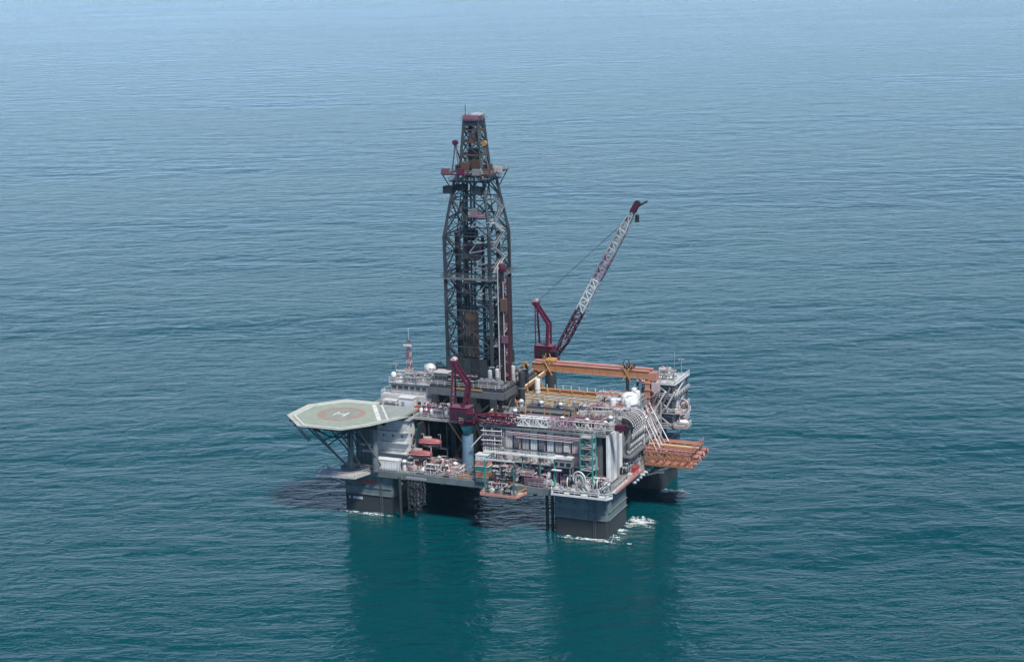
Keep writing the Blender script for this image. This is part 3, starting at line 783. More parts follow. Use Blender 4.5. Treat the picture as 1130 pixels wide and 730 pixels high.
crane('maroon pedestal crane behind the orange gantry with its lattice boom raised', (41.5, 50), 12.42, 33.2, 0.0, rad(61.2), 49.5, 'steel', frame_lean=-3.8)
crane('maroon pedestal crane on a pale blue pedestal with its boom laid flat', (35.6, 4.6), 12.42, 26.2, rad(1.5), rad(.6), 41.0, 'pedestal', r=1.9, frame_lean=-2.9)

# ================================================================ GANTRY, CATWALK, RISER BAY
g = Thing('gantry_crane', 'long orange box girder gantry crane spanning the riser deck', 'crane', (58, 40, 26.65))
gz = 34.6
for y in (38.6, 41.4):
    gb = g.box('girder', (58.0, y, gz + .0), (34.6, 1.1, 1.9), 'orange')
    g.box('girder_flange', (58.0, y, gz + 1.0), (34.8, 1.5, .2), 'salmon', gb); g.box('girder_flange', (58.0, y, gz - 1.0), (34.8, 1.5, .2), 'salmon', gb)
    for k in range(16): g.box('stiffener', (41.4 + k * 2.2, y - .6, gz), (.14, .1, 1.7), 'orange', gb)
    for x in (41.2, 74.8):
        g.box('leg', (x, y, 23.0), (1.2, 1.0, 21.2), 'orange' if x < 50 else 'salmon')
        for z in (28.2, 30.4, 32.4): g.box('leg_collar', (x, y, z), (1.6, 1.4, .3), 'ochre')
g.box('end_tie', (41.2, 40.0, gz - .3), (1.1, 1.6, 1.2), 'orange'); g.box('end_tie', (74.8, 40.0, gz - .3), (1.1, 1.6, 1.2), 'salmon')
g.beam('knee_brace', (41.4, 38.4, 31), (44.5, 38.4, 33.4), .4, 'ochre'); g.beam('knee_brace', (75.2, 38.4, 31), (72, 38.4, 33.4), .4, 'salmon')
for x, m in ((45.6, 'ochre'), (69.0, 'dark')):
    tr = g.box('trolley', (x, 40.0, gz + 1.6), (2.6, 3.6, .6), m)
    for s_ in (-1, 1):
        g.ring('trolley_wheel', (x + s_ * 1.0, 37.9, gz + 1.9), .8, (0, 1, 0), 'ochre', tr)
        g.beam('trolley_frame', (x + s_ * 1.3, 37.8, gz + 2.2), (x - s_ * 1.2, 37.8, gz - 2.2), .22, 'ochre', parent=tr)
        g.beam('trolley_frame', (x + s_ * 1.1, 37.8, gz + 2.4), (x + s_ * .5, 37.8, gz + 4.0), .2, m, parent=tr)
g.rod('hoist_mast', (69.2, 38.0, 26.7), (69.2, 38.0, 33.4), .45, 'dark')
g.box('end_box', (76.2, 40.0, 34.0), (2.0, 2.8, 2.2), 'salmon'); g.box('end_cabin', (76.9, 39.4, 31.2), (1.8, 2.0, 2.6), 'pinkwhite')
for k in range(3): g.beam('end_brace', (75.4, 38.6, 28 + k * 2), (77.4, 38.6, 29.6 + k * 2), .25, 'salmon')

cw = Thing('catwalk_conveyor', 'sloping orange pipe conveyor truss leading up from the drill floor', 'conveyor', (42, 22, 26.65))
for dy in (0, 1.8):
    cw.beam('rail_beam', (38.6, 12 + dy, 27.2), (45.0, 40 + dy * .2, 33.0), .45, 'orange', h=.7)
for k in range(9):
    u = (k + .5) / 9
    cw.beam('cross_tie', Vector((38.6, 12, 27.4)).lerp(Vector((45, 40, 33.1)), u), Vector((38.6, 13.8, 27.4)).lerp(Vector((45, 40.4, 33.1)), u), .3, 'cream')
for u in (.15, .4, .62, .85):
    p = Vector((38.6, 12.5, 27)).lerp(Vector((45, 40, 32.8)), u)
    cw.beam('support_leg', p, (p.x - .9, p.y, 26.6 if p.x > 39.3 else 25.6), .35, 'ochre'); cw.beam('support_leg', p, (p.x + 1.2, p.y, 26.65), .35, 'ochre')
cw.box('deck_beam', (43.4, 10.6, 27.6), (6.5, .8, .5), 'salmon'); cw.box('loading_table', (43.2, 12.6, 26.95), (7.4, 3.0, .5), 'mauve')
cw.rod('skate_pipe', (38.8, 12.9, 27.9), (44.6, 39, 33.4), .22, 'cream')

rb = Thing('riser_bay', 'ochre steel rack beam running along the riser deck below the gantry', 'rack', (54, 32, 26.65))
rb.box('back_beam', (54.2, 35.0, 28.0), (31.0, .9, 2.2), 'ochre')
rb.box('back_flange', (54.2, 35.0, 29.2), (31.4, 1.3, .2), 'orange')
rb.box('front_beam', (54.2, 24.4, 27.2), (31.0, .7, 1.0), 'orange')
for k in range(9):
    rb.box('post', (39.6 + k * 3.65, 34.3, 27.9), (.5, .5, 2.4), 'orange' if k % 2 else 'ochre')
    rb.box('cross_bearer', (39.6 + k * 3.65, 29.6, 26.95), (.5, 9.6, .5), 'ochre')
for k in range(10): rb.rod('stanchion', (44 + k * 2.4, 35.0, 29.2), (44 + k * 2.4, 35.0, 30.5), .11, 'white')

def riser(y, z, mat, x0, x1, label, group):
    t = Thing('riser_joint', label, 'pipe', ((x0 + x1) / 2, y, z), group)
    t.cyl('pipe', (x0, y, z), (x1, y, z), .52, mat)
    t.cyl('flange', (x0, y, z), (x0 + .35, y, z), .68, 'grey'); t.cyl('flange', (x1 - .35, y, z), (x1, y, z), .68, 'grey')
    for u in (.33, .66): t.cyl('clamp', (x0 + (x1 - x0) * u - .15, y, z), (x0 + (x1 - x0) * u + .15, y, z), .6, 'ochre')
    t.rod('choke_line', (x0 + .2, y - .45, z + .45), (x1 - .2, y - .45, z + .45), .1, 'steel_light')
for k in range(5):
    riser(25.6 + k * 1.45, 27.75, 'cream', 40.6, 64.6, 'long cream riser joint lying in the row on the ochre rack', 'cream riser joints on the rack')
for k in range(4):
    riser(26.3 + k * 1.45, 28.75, 'cream' if k < 2 else 'ochre', 41.2, 65.0, ('cream' if k < 2 else 'ochre') + ' riser joint lying on top of the lower riser row', 'second layer of ' + ('cream' if k < 2 else 'ochre') + ' riser joints')
for k in range(5):
    riser(25.6 + k * 1.45, 27.9, 'ochre', 65.6, 69.4, 'short ochre pipe stub at the end of the riser rack', 'short pipe stubs')

# pipe stacks on the near main deck, under the laid-down boom
def pipe_stack(name, label, x0, x1, y0, z, rows, cols, mats, r=.24):
    t = Thing(name, label, 'pipe stack', ((x0 + x1) / 2, y0 + cols * r, z))
    for rr in range(rows):
        for c in range(cols - rr % 2):
            e = random.uniform(-.5, .5)
            t.rod('pipe', (x0 + e, y0 + (c + .5 * (rr % 2)) * 2.1 * r, z + r + rr * 1.8 * r), (x1 + e, y0 + (c + .5 * (rr % 2)) * 2.1 * r, z + r + rr * 1.8 * r), r, random.choice(mats))
    for u in (0.04, .5, .96):
        x = x0 + (x1 - x0) * u
        for yy in (y0 - 2.4 * r, y0 + cols * 2.1 * r + r): t.beam('stop_post', (x, yy, z), (x, yy, z + rows * 1.8 * r + .9), .28, 'ochre')
pipe_stack('drill_pipe_stack', 'stack of mauve and grey drill pipe on the main deck near the front wall', 50, 62, 8.5, 26.65, 4, 9, ['mauve', 'dark', 'midgrey', 'mauve'])
pipe_stack('casing_stack', 'stack of dark casing pipe on the main deck behind the drill pipe', 47.5, 60, 15.5, 26.65, 3, 9, ['dark', 'midgrey', 'steel'], .3)
pipe_stack('tubing_stack', 'stack of maroon tubing beside the white bridge truss on the main deck', 62.5, 72.5, 9.5, 26.65, 4, 10, ['maroon', 'mauve', 'mauve', 'dark'])
pipe_stack('conductor_stack', 'short stack of grey conductor pipe by the octagonal white tank', 61.5, 70, 17, 26.65, 2, 7, ['grey', 'offwhite', 'midgrey'], .42)

# white truss footbridge on the near deck
def truss_bridge(label, p0, p1, w, h, mat, bays, nm='truss_bridge'):
    t = Thing(nm, label, 'footbridge', (Vector(p0) + Vector(p1)) / 2)
    p0, p1 = Vector(p0), Vector(p1); s_ = Vector((0, 0, 1)).cross((p1 - p0).normalized()) * w / 2; u = Vector((0, 0, h))
    for sg in (-1, 1):
        t.beam('bottom_chord', p0 + s_ * sg, p1 + s_ * sg, .26, mat); t.beam('top_chord', p0 + s_ * sg + u, p1 + s_ * sg + u, .22, mat)
        for i in range(bays + 1):
            q = p0.lerp(p1, i / bays) + s_ * sg; t.beam('upright', q, q + u, .18, mat)
            if i < bays:
                q2 = p0.lerp(p1, (i + 1) / bays) + s_ * sg
                t.beam('diagonal', q + (u if i % 2 else Vector()), q2 + (Vector() if i % 2 else u), .16, mat)
    t.beam('grating', p0 + Vector((0, 0, .1)), p1 + Vector((0, 0, .1)), w * .9 if abs(p1.x - p0.x) < abs(p1.y - p0.y) else .12, 'grey', h=.12 if abs(p1.x - p0.x) < abs(p1.y - p0.y) else w * .9)
    return t
truss_bridge('white truss footbridge beside the mauve drill pipe on the main deck', (46.5, 6.6, 27.2), (62, 6.6, 27.2), 1.6, 1.5, 'white', 10)
truss_bridge('pale grey truss footbridge leading to the right hand process modules', (64, 14.5, 27.6), (76, 20.5, 27.2), 1.8, 1.7, 'offwhite', 8)
truss_bridge('grey truss gangway running back beside the white tank', (71.5, 8, 26.8), (73.5, 27, 26.8), 1.5, 1.5, 'offwhite', 10)

# ================================================================ REPEATED DECK EQUIPMENT
def proto_pump(label, group, mats, base, rz=0, name='pump_skid'):
    t = Thing(name, label, 'pump', base, group, rz); t.local = True
    a, bq, c = mats
    for y in (-.7, .7): t.beam('skid_beam', (-1.5, y, .15), (1.5, y, .15), .25, c)
    t.cyl('motor', (-1.3, 0, .95), (.2, 0, .95), .6, a)
    t.cyl('pump_casing', (.4, -.5, 1.0), (.4, .5, 1.0), .75, bq)
    t.box('control_panel', (-1.0, .75, 1.5), (.8, .3, 1.5), 'offwhite')
    t.rod('discharge_pipe', (.4, 0, 1.5), (.4, 0, 3.1), .18, bq); t.rod('discharge_pipe', (.4, 0, 3.1), (1.7, 0, 3.1), .18, bq); t.rod('suction_pipe', (.8, 0, 1.0), (1.8, 0, 1.0), .2, a)
    t.ring('valve_wheel', (1.2, -.3, 3.1), .4, (0, 1, 0), 'red')
    return t
def proto_tank(label, group, mat, base, h=3.6, r=.95, name='pressure_vessel'):
    t = Thing(name, label, 'tank', base, group); t.local = True
    t.cyl('shell', (0, 0, .7), (0, 0, h), r, mat); t.ball('top_dome', (0, 0, h), r, mat, d=(r, r, r * .5)); t.ball('bottom_dome', (0, 0, .7), r, mat, d=(r, r, r * .4))
    for k in range(4): t.rod('leg', (r * .8 * math.cos(k * 1.571 + .4), r * .8 * math.sin(k * 1.571 + .4), 0), (r * .8 * math.cos(k * 1.571 + .4), r * .8 * math.sin(k * 1.571 + .4), 1.1), .1, 'midgrey')
    t.ring('band', (0, 0, h * .55), r * 1.02, (0, 0, 1), 'grey'); t.rod('outlet_pipe', (0, 0, h + .3), (0, 0, h + 1.0), .14, 'steel_light'); t.rod('outlet_pipe', (0, 0, h + 1.0), (1.4, .2, h + 1.0), .14, 'steel_light')
    return t
def proto_container(label, group, mat, base, d=(6.1, 2.44, 2.6), name='cargo_container', rz=0):
    t = Thing(name, label, 'container', base, group, rz); t.local = True
    X, Y, Z = d
    t.box('floor_frame', (0, 0, .1), (X, Y, .2), 'midgrey'); t.box('roof_panel', (0, 0, Z - .06), (X - .1, Y - .1, .1), mat)
    for sx in (-1, 1):
        for sy in (-1, 1): t.box('corner_post', (sx * (X / 2 - .08), sy * (Y / 2 - .08), Z / 2), (.16, .16, Z), mat)
    for sy in (-1, 1):
        v, f = corrugated(-X / 2 + .16, X / 2 - .16, .2, Z - .1, 0, max(4, int(X / .55)), .09)
        v = [(p[0], (p[1] * (1 if sy < 0 else -1)) + sy * (Y / 2 - .12), p[2]) for p in v]
        t.mesh('side_panel', v, f, mat)
        t.box('top_rail', (0, sy * (Y / 2 - .06), Z - .08), (X - .3, .12, .16), mat)
    for sx in (-1, 1):
        e = t.box('end_panel', (sx * (X / 2 - .1), 0, Z / 2), (.08, Y - .3, Z - .3), mat)
        for k in (-.5, .5): t.rod('lock_bar', (sx * (X / 2 + .02), k, .3), (sx * (X / 2 + .02), k, Z - .3), .04, 'steel_light', e)
    return t
def proto_winch(label, group, mats, base, rz=0, name='winch'):
    t = Thing(name, label, 'winch', base, group, rz); t.local = True
    a, bq = mats
    t.box('base_frame', (0, 0, .15), (3.2, 2.4, .3), bq)
    t.cyl('drum', (-1.1, 0, 1.5), (1.1, 0, 1.5), .75, 'dark')
    for x in (-1.1, 1.1):
        t.cyl('drum_flange', (x - .08, 0, 1.5), (x + .08, 0, 1.5), 1.35, a); t.ring('flange_rim', (x, 0, 1.5), 1.3, (1, 0, 0), a)
    for x in (-1.45, 1.45):
        t.beam('side_frame', (x, -1, .3), (x, 0, 1.6), .25, bq); t.beam('side_frame', (x, 1, .3), (x, 0, 1.6), .25, bq)
    t.cyl('motor', (1.5, 0, 1.5), (2.4, 0, 1.5), .5, a); t.box('gear_case', (1.9, .7, .8), (.8, .9, 1.0), bq)
    return t
def proto_manifold(label, group, mats, base, rz=0, n_=5, L=4.0, name='pipe_manifold'):
    t = Thing(name, label, 'pipework', base, group, rz); t.local = True
    a, bq = mats
    for x in (-L / 2 + .2, L / 2 - .2):
        t.beam('support_frame', (x, -.9, 0), (x, -.9, 2.6), .18, bq); t.beam('support_frame', (x, .9, 0), (x, .9, 2.6), .18, bq); t.beam('support_frame', (x, -.9, 2.5), (x, .9, 2.5), .18, bq); t.beam('support_frame', (x, -.9, 1.3), (x, .9, 1.3), .18, bq)
    for i in range(n_):
        y = -.7 + 1.4 * i / (n_ - 1); z = 2.75 if i % 2 else 1.55
        t.rod('pipe', (-L / 2, y, z), (L / 2, y, z), .17, a if i % 3 else 'steel_light')
        x = random.uniform(-L / 3, L / 3)
        t.rod('riser_pipe', (x, y, z), (x, y, .1), .13, a)
        t.cyl('flange', (x - .12, y, z), (x + .12, y, z), .3, bq)
        if i % 2: t.ring('valve_wheel', (x + .5, y, z + .5), .32, (0, 0, 1), 'red' if i % 4 else 'teal'); t.rod('valve_stem', (x + .5, y, z), (x + .5, y, z + .5), .07, bq)
    return t
def proto_vent(label, group, mat, base, name='ventilation_cowl', h=2.4):
    t = Thing(name, label, 'ventilator', base, group); t.local = True
    t.cyl('duct', (0, 0, 0), (0, 0, h), .5, mat); t.cone('cowl', (0, 0, h), (0, 0, h + .7), .95, mat); t.cyl('flange', (0, 0, 0), (0, 0, .15), .7, 'grey')
    return t
def proto_hvac(label, group, mat, base, rz=0, name='air_handling_unit'):
    t = Thing(name, label, 'machine', base, group, rz); t.local = True
    t.box('casing', (0, 0, 1.2), (3.0, 2.0, 2.0), mat); t.box('skid', (0, 0, .1), (3.2, 2.2, .2), 'dark')
    for i in range(5): t.box('louvre', (-1.0 + i * .5, -1.03, 1.3), (.36, .1, 1.3), 'midgrey')
    for x in (-.7, .7): t.cyl('fan_cowl', (x, 0, 2.2), (x, 0, 2.55), .6, 'grey'); t.ring('fan_guard', (x, 0, 2.56), .55, (0, 0, 1), 'dark')
    t.box('duct', (1.8, .3, 1.6), (.8, 1.0, .8), 'steel_light')
    return t
def proto_basket(label, group, mat, base, rz=0, name='cargo_basket'):
    t = Thing(name, label, 'basket', base, group, rz); t.local = True
    t.box('floor', (0, 0, .12), (3.4, 1.6, .18), mat)
    for sx in (-1, 1):
        for sy in (-1, 1): t.box('corner_post', (sx * 1.62, sy * .74, .75), (.14, .14, 1.3), mat)
    for sy in (-1, 1):
        for z in (.5, .95, 1.35): t.box('side_rail', (0, sy * .76, z), (3.2, .08, .14), mat)
    for sx in (-1, 1):
        for z in (.5, .95, 1.35): t.box('end_rail', (sx * 1.64, 0, z), (.08, 1.4, .14), mat)
    for i in range(3): t.box('load', (-1 + i * 1.0, 0, .55), (.85, 1.1, .7), ['pinkwhite', 'mauve', 'blue'][i])
    return t
def proto_light(label, group, base, h=6.0, name='floodlight_mast'):
    t = Thing(name, label, 'lamp', base, group); t.local = True
    t.rod('pole', (0, 0, 0), (0, 0, h), .1, 'offwhite'); t.box('crossbar', (0, 0, h), (1.5, .12, .12), 'offwhite')
    for x in (-.6, .6): t.box('lamp_head', (x, -.15, h - .15), (.5, .35, .4), 'grey')
    t.cyl('foot', (0, 0, 0), (0, 0, .2), .3, 'grey')
    return t
def scatter(t0, spots):
    for s_ in spots: dup(t0, s_[:3], label=s_[4] if len(s_) > 4 else None, rz=s_[3] if len(s_) > 3 else random.choice((0, math.pi / 2, math.pi, -math.pi / 2)) + random.uniform(-.06, .06))

LD, MD = 12.42, 26.65
R_ = random.uniform
# lower front deck
t = proto_pump('mauve pump skid with pipework on the lower front deck', 'pump skids on the lower front deck', ('mauve', 'pinkwhite', 'midgrey'), (20.5, 1.5, LD), .1)
scatter(t, [(28.6, 2.8, LD), (39.6, .6, LD), (56.6, 2.2, LD), (59.5, 5.6, LD), (31.6, .3, LD)])
t = proto_pump('white pump skid with pipework on the lower front deck', 'white pump skids on the lower front deck', ('white', 'offwhite', 'grey'), (24.2, .4, LD), 1.6)
scatter(t, [(29.8, 5.4, LD), (33.0, 8.2, LD), (48, 5.6, LD), (52.3, 5.2, LD), (60.4, .6, LD)])
t = proto_manifold('tangle of pinkish manifold pipes on the lower front deck', 'pipe manifolds on the lower front deck', ('pinkwhite', 'mauve'), (57.2, 5.4, LD), 0)
scatter(t, [(22.6, 5.6, LD, .0), (26.2, 2.6, LD, 1.57), (44, 4.4, LD, 0), (49.6, 2.8, LD, 0), (58.6, 2.7, LD, 1.5)])
t = proto_tank('small pinkish pressure vessel on the lower front deck', 'small vessels on the lower front deck', 'pinkwhite', (27.2, 5.8, LD), 2.6, .7)
scatter(t, [(38.6, 3.6, LD), (46.4, 1.8, LD), (54.8, 3.4, LD), (61.2, 3.4, LD), (19.0, 5.2, LD)])
t = proto_basket('open cargo basket with mixed load on the lower front deck', 'cargo baskets on the lower front deck', 'ochre', (22.5, 2.6, LD), .3)
scatter(t, [(30.5, 10.8, LD), (36.4, .2, LD, .1), (26.0, 9.8, LD)])
t = proto_vent('white mushroom ventilator on the lower front deck', 'ventilators on the lower front deck', 'white', (18.2, 1.0, LD))
scatter(t, [(32.2, 3.6, LD), (40.8, 5.6, LD), (53.4, 1.9, LD), (61.6, 6.4, LD), (25.6, 7.6, LD)])
c1 = proto_container('long white cargo container at the deck edge below the helideck', None, 'white', (13.6, -2.8 + 3.2, LD), (7.2, 2.5, 3.1), rz=0)
proto_hvac('white air handling unit beside the long white container', None, 'white', (19.0, -.2 + 3.2, LD), 0)
proto_container('low pinkish box container on the left side of the lower deck', None, 'pinkwhite', (33.2, 2.2, LD), (3.0, 2.2, 2.2))

for i in range(5):
    if i == 0: pr = proto_manifold('long rows of mauve and white pipes on the rack below the module wall', 'pipe racks below the module wall', ('offwhite', 'mauve'), (45.5, 6.4, LD), 0, 7, 4.8, 'pipe_rack')
    else: dup(pr, (45.5 + i * 4.0, 6.6 + (i % 2) * .2, LD + (i % 2) * .05), 0)
for i in range(5):
    dup(pr, (46.6 + i * 3.6, 3.0 + (i % 2) * .3, LD + 2.3), math.pi * (i % 2))
t = proto_hvac('mauve cabinet unit among the pipes below the module wall', 'cabinets below the module wall', 'mauve', (55.4, .6, LD), 0); scatter(t, [(44.6, 2.2, LD, 0, 'mauve cabinet unit behind the striped locker stack'), (57.8, .4, LD, 0), (49.8, 7.0, 15.2, 0, 'mauve cabinet unit up against the recess behind the pipe racks')])
t = proto_tank('white upright cylinder standing among the pipes below the module wall', 'cylinders below the module wall', 'white', (51.2, .9, LD), 3.2, .6); scatter(t, [(56.4, 4.0, LD), (47.8, .6, LD), (59.9, 2.4, LD), (53.8, 6.2, LD)])
t = proto_basket('pinkish cargo basket among the pipes below the module wall', 'cargo baskets below the module wall', 'pinkwhite', (58.6, .2, LD), 0); scatter(t, [(50.6, .1, LD + 3.0, 0), (54.6, .3, LD + 2.6, 0)])
t = proto_container('red box container beside the mauve pump skid on the lower deck', None, 'red', (61.0, 4.6, LD), (2.2, 1.8, 2.6))
t = proto_container('flat pinkish container with white lid behind the near column winches', None, 'pinkwhite', (65.0, 4.6, LD), (5.0, 2.0, 2.2))

# winches over the near column
t = proto_winch('white mooring winch on top of the near right hand column', 'mooring winches on the near column', ('white', 'offwhite'), (66.6, 1.6, LD), .2)
scatter(t, [(71.2, 1.3, LD, 1.4, 'white mooring winch turned sideways behind the ring fairlead'), (74.6, 2.4, LD, .2, 'white mooring winch at the outer corner beside the salmon gangway')])
wp = Thing('winch_platform', 'pale rimmed winch platform overhanging the near right hand column', 'platform', (70, -2, LD))
wp.prism('floor', [(62.6, -3.4), (77.9, -3.4), (78.9, -1.22), (61.9, -1.22)], 11.6, 12.1, 'white')
wp.rail([(62.0, -1.3, 12.1), (62.7, -3.3, 12.1), (77.8, -3.3, 12.1), (78.8, -1.3, 12.1)], 'white', r=.07)
for x in (64, 68, 72, 76): wp.beam('bracket', (x, -3.0, 11.6), (x, -.3, 8.8), .25, 'hull')
t = proto_pump('offwhite hydraulic power unit on the near column winch platform', 'hydraulic units on the winch platform', ('offwhite', 'grey', 'dark'), (64.6, -2.1, 12.1), 0, 'hydraulic_power_unit')
scatter(t, [(69.2, -2.2, 12.1, 0, 'offwhite hydraulic power unit in front of the ring fairlead'), (74.2, -2.2, 12.1, 3.1, 'offwhite hydraulic power unit at the gangway end of the winch platform')])
fr = Thing('fairlead_frame', 'tall white ring fairlead standing over the near column winches', 'winch', (69.2, -.4, LD))
fr.ring('fairlead_wheel', (69.4, -.3, 15.6), 2.0, (.3, 1, 0), 'white'); fr.ring('fairlead_wheel', (69.5, -.7, 15.6), 1.3, (.3, 1, 0), 'offwhite')
for x in (68.0, 70.8): fr.beam('frame_leg', (x, -.4, LD), (69.4, -.5, 15.6), .3, 'white')
for a in range(6): fr.rod('spoke', (69.4, -.35, 15.6), (69.4 + 1.9 * math.cos(a * 1.047), -.3 - .55 * math.cos(a * 1.047), 15.6 + 1.9 * math.sin(a * 1.047)), .1, 'offwhite')
t = proto_hvac('white louvred unit against the module wall above the near column', 'louvred units by the module wall', 'white', (64.4, 6.2, LD), 0)
# teal lattice tower on the near corner of the module
tt = Thing('stair_tower', 'teal and white stair tower at the near corner of the module', 'stairs', (70.6, 2.6, LD))
for (x, y) in ((69, 1.6), (72.4, 1.6), (72.4, 4.1), (69, 4.1)): tt.beam('post', (x, y, LD), (x, y, 27.2), .3, 'teal')
for k in range(5):
    z = 14.6 + k * 2.9
    tt.box('landing', (70.7, 2.85, z), (3.5, 2.6, .15), 'offwhite')
    tt.beam('flight', (69.3 if k % 2 else 72.1, 2.4, z - 2.9 if k else LD), (72.1 if k % 2 else 69.3, 2.4, z), .9, 'grey', h=.2)
    tt.rail([(69, 1.6, z), (72.4, 1.6, z), (72.4, 4.1, z)], 'white')
    tt.beam('brace', (69, 1.5, z - 2.6), (72.4, 1.5, z), .18, 'teal')
lk = Thing('blue_grey_deckhouse', 'low teal grey deckhouse with white lids in front of the module wall', 'deckhouse', (63.5, 1.2, 16))
lk.box('cabin', (64.2, 2.2, 18.9), (4.8, 2.4, 2.2), 'grey'); lk.box('roof', (64.2, 2.2, 20.1), (5.2, 2.7, .2), 'offwhite'); lk.box('hatch', (62.8, 1.9, 20.4), (2.4, 1.7, .4), 'white'); lk.box('hatch', (66.0, 1.9, 20.4), (1.8, 1.7, .4), 'white')
for x in (62.1, 66.3):
    for y in (1.2, 3.2): lk.beam('leg', (x, y, LD), (x, y, 17.9), .25, 'grey')
for k in range(3): lk.box('window', (62.4 + k * 1.8, .87, 18.8), (1.1, .08, .8), 'glass')
lk.box('ledge', (62.8, .5, 17.2), (2.6, .8, .2), 'white')

# cantilevered basket platform with salmon rim and the striped locker stack
bp_ = Thing('cantilever_platform', 'salmon rimmed cantilever platform full of machinery below the white walkway', 'platform', (49, -3, 10.6))
bp_.prism('floor', [(43.8, -6.0), (53.8, -6.0), (54.8, -1.25), (43.0, -1.25)], 10.2, 10.6, 'offwhite')
bp_.beam('rim', (43.8, -6.1, 10.75), (53.8, -6.1, 10.75), .35, 'salmon', h=.6); bp_.beam('rim', (53.9, -6.0, 10.75), (54.9, -1.4, 10.75), .35, 'salmon', h=.6)
bp_.beam('rim', (53.9, -6.0, 11.9), (54.9, -1.4, 11.9), .3, 'orange', h=.3); bp_.beam('rim', (43.0, -1.3, 10.75), (43.8, -6.0, 10.75), .35, 'salmon', h=.6)
for x in (45.0, 53.2):
    bp_.beam('post', (x, -5.6, 10.6), (x, -5.6, 20.2), .3, 'teal')
bp_.beam('header_beam', (44.6, -5.6, 20.2), (53.6, -5.6, 20.2), .35, 'white'); bp_.beam('header_tie', (53.2, -5.6, 20.2), (53.2, .2, 20.2), .3, 'teal'); bp_.beam('header_tie', (45, -5.6, 20.2), (45, .2, 20.2), .3, 'teal')
bp_.rail([(43.9, -5.8, 10.6), (53.7, -5.8, 10.6)], 'pinkwhite')
for x in (45, 49, 53): bp_.beam('bracket', (x, -5.4, 10.2), (x, -.9, 8.4), .3, 'hull_dark')
t = proto_manifold('dense grey manifold pipework on the salmon rimmed cantilever platform', 'manifolds on the cantilever platform', ('offwhite', 'dark'), (46.8, -3.6, 10.6), 0, 6, 3.4)
scatter(t, [(50.6, -3.4, 10.6, 0), (48.6, -2.4, 12.8, 0), (51.4, -4.4, 10.6, 1.57), (47.4, -2.0, 14.6, 0), (50.2, -2.2, 15.0, 0)])
t = proto_pump('dark pump with white pipes on the salmon rimmed cantilever platform', 'pumps on the cantilever platform', ('dark', 'offwhite', 'grey'), (49.0, -4.8, 10.6), 0)
scatter(t, [(46.2, -5.0, 10.6, 0), (52.2, -5.0, 10.6, 0)])
for i, (m, mm_) in enumerate((('white', 'white top locker of the striped stack beside the pale blue pedestal'), ('salmon', 'salmon locker under the white one in the striped stack'), ('teal', 'teal locker in the middle of the striped stack'), ('orange', 'orange locker under the teal one in the striped stack'), ('hull', 'grey bottom locker of the striped stack'))):
    z = 12.42 + (4 - i) * 1.5
    t = Thing('storage_locker', mm_, 'locker', (42.4, -.2 - 1.4 + 1.2, z), 'striped locker stack'); t.local = True
    t.box('body', (0, 0, .66), (3.6, 2.6, 1.32), m)
    t.box('lid', (0, 0, 1.40), (3.8, 2.8, .17), 'white' if i in (0, 2) else 'pinkwhite')
    for x in (-1, 0, 1): t.box('door', (x * 1.15, -1.32, .65), (.95, .06, 1.0), m)

# red boats / rings by the accommodation: two davit-hung lifeboats
def lifeboat(label, base, rz):
    t = Thing('lifeboat', label, 'lifeboat', base, 'lifeboats beside the accommodation', rz); t.local = True
    v, f = [], []; N, M = 11, 10
    for i in range(N):
        u = i / (N - 1) * 2 - 1; w = math.sqrt(max(0.02, 1 - abs(u) ** 2.6))
        for j in range(M):
            a = 2 * math.pi * j / M
            v.append((u * 3.3, 1.15 * w * math.cos(a), 1.2 + (1.05 if math.sin(a) > 0 else 1.1) * (.35 + .65 * w) * math.sin(a)))
    for i in range(N - 1):
        for j in range(M): f.append((i * M + j, i * M + (j + 1) % M, (i + 1) * M + (j + 1) % M, (i + 1) * M + j))
    f.append(tuple(range(M))); f.append(tuple((N - 1) * M + j for j in range(M)))
    t.mesh('hull', v, f, 'lifeboat_red', smooth=True)
    t.box('canopy', (-.6, 0, 2.35), (2.0, 1.1, .5), 'pinkwhite')
    b = Bag()
    for s_ in (-1, 1): b.tube([Vector((-2.9, s_ * .8, 1.2)), Vector((0, s_ * 1.2, 1.2)), Vector((2.9, s_ * .8, 1.2))], .1)
    t.bag('rubbing_strake', b, 'offwhite')
    for x in (-2.4, 2.4):
        t.beam('davit', (x, 1.9, -.6), (x, 1.9, 2.9), .22, 'offwhite'); t.beam('davit', (x, 1.9, 2.9), (x, 0, 3.3), .2, 'offwhite'); t.rod('fall_wire', (x, 0, 3.3), (x, 0, 2.0), .05, 'dark')
lifeboat('red lower lifeboat hung beside the accommodation block', (22.4, 2.6, 15.9), rad(8))
lifeboat('upper red lifeboat hung above the red one by the accommodation block', (24.0, 5.4, 18.6), rad(8))
dp = Thing('davit_platform', 'dark slim platform carrying the two lifeboats', 'platform', (23.4, 5, LD))
dp.box('floor', (23.4, 4.8, 15.1), (8.4, 3.4, .2), 'midgrey'); dp.box('floor', (24.4, 7.6, 17.8), (8.0, 2.2, .2), 'midgrey')
for x in (19.8, 27.0):
    for y in (3.6, 6.2): dp.beam('leg', (x, y, LD), (x, y, 15), .25, 'grey')
    dp.beam('leg', (x + .8, 8.2, LD), (x + .8, 8.2, 17.7), .25, 'grey')
dp.rail([(19.3, 3.2, 15.2), (27.5, 3.2, 15.2)], 'pinkwhite')
tl = proto_container('green teal tool house beside the accommodation wall', None, 'teal', (19.6, 8.6, 19.6), (2.4, 2.2, 2.6), 'tool_house')
ts = Thing('tool_house_stand', 'grey stand with white stair under the teal tool house', 'stairs', (19.6, 8, LD))
for x in (18.6, 20.6):
    for y in (7.7, 9.5): ts.beam('leg', (x, y, LD), (x, y, 19.4), .22, 'grey')
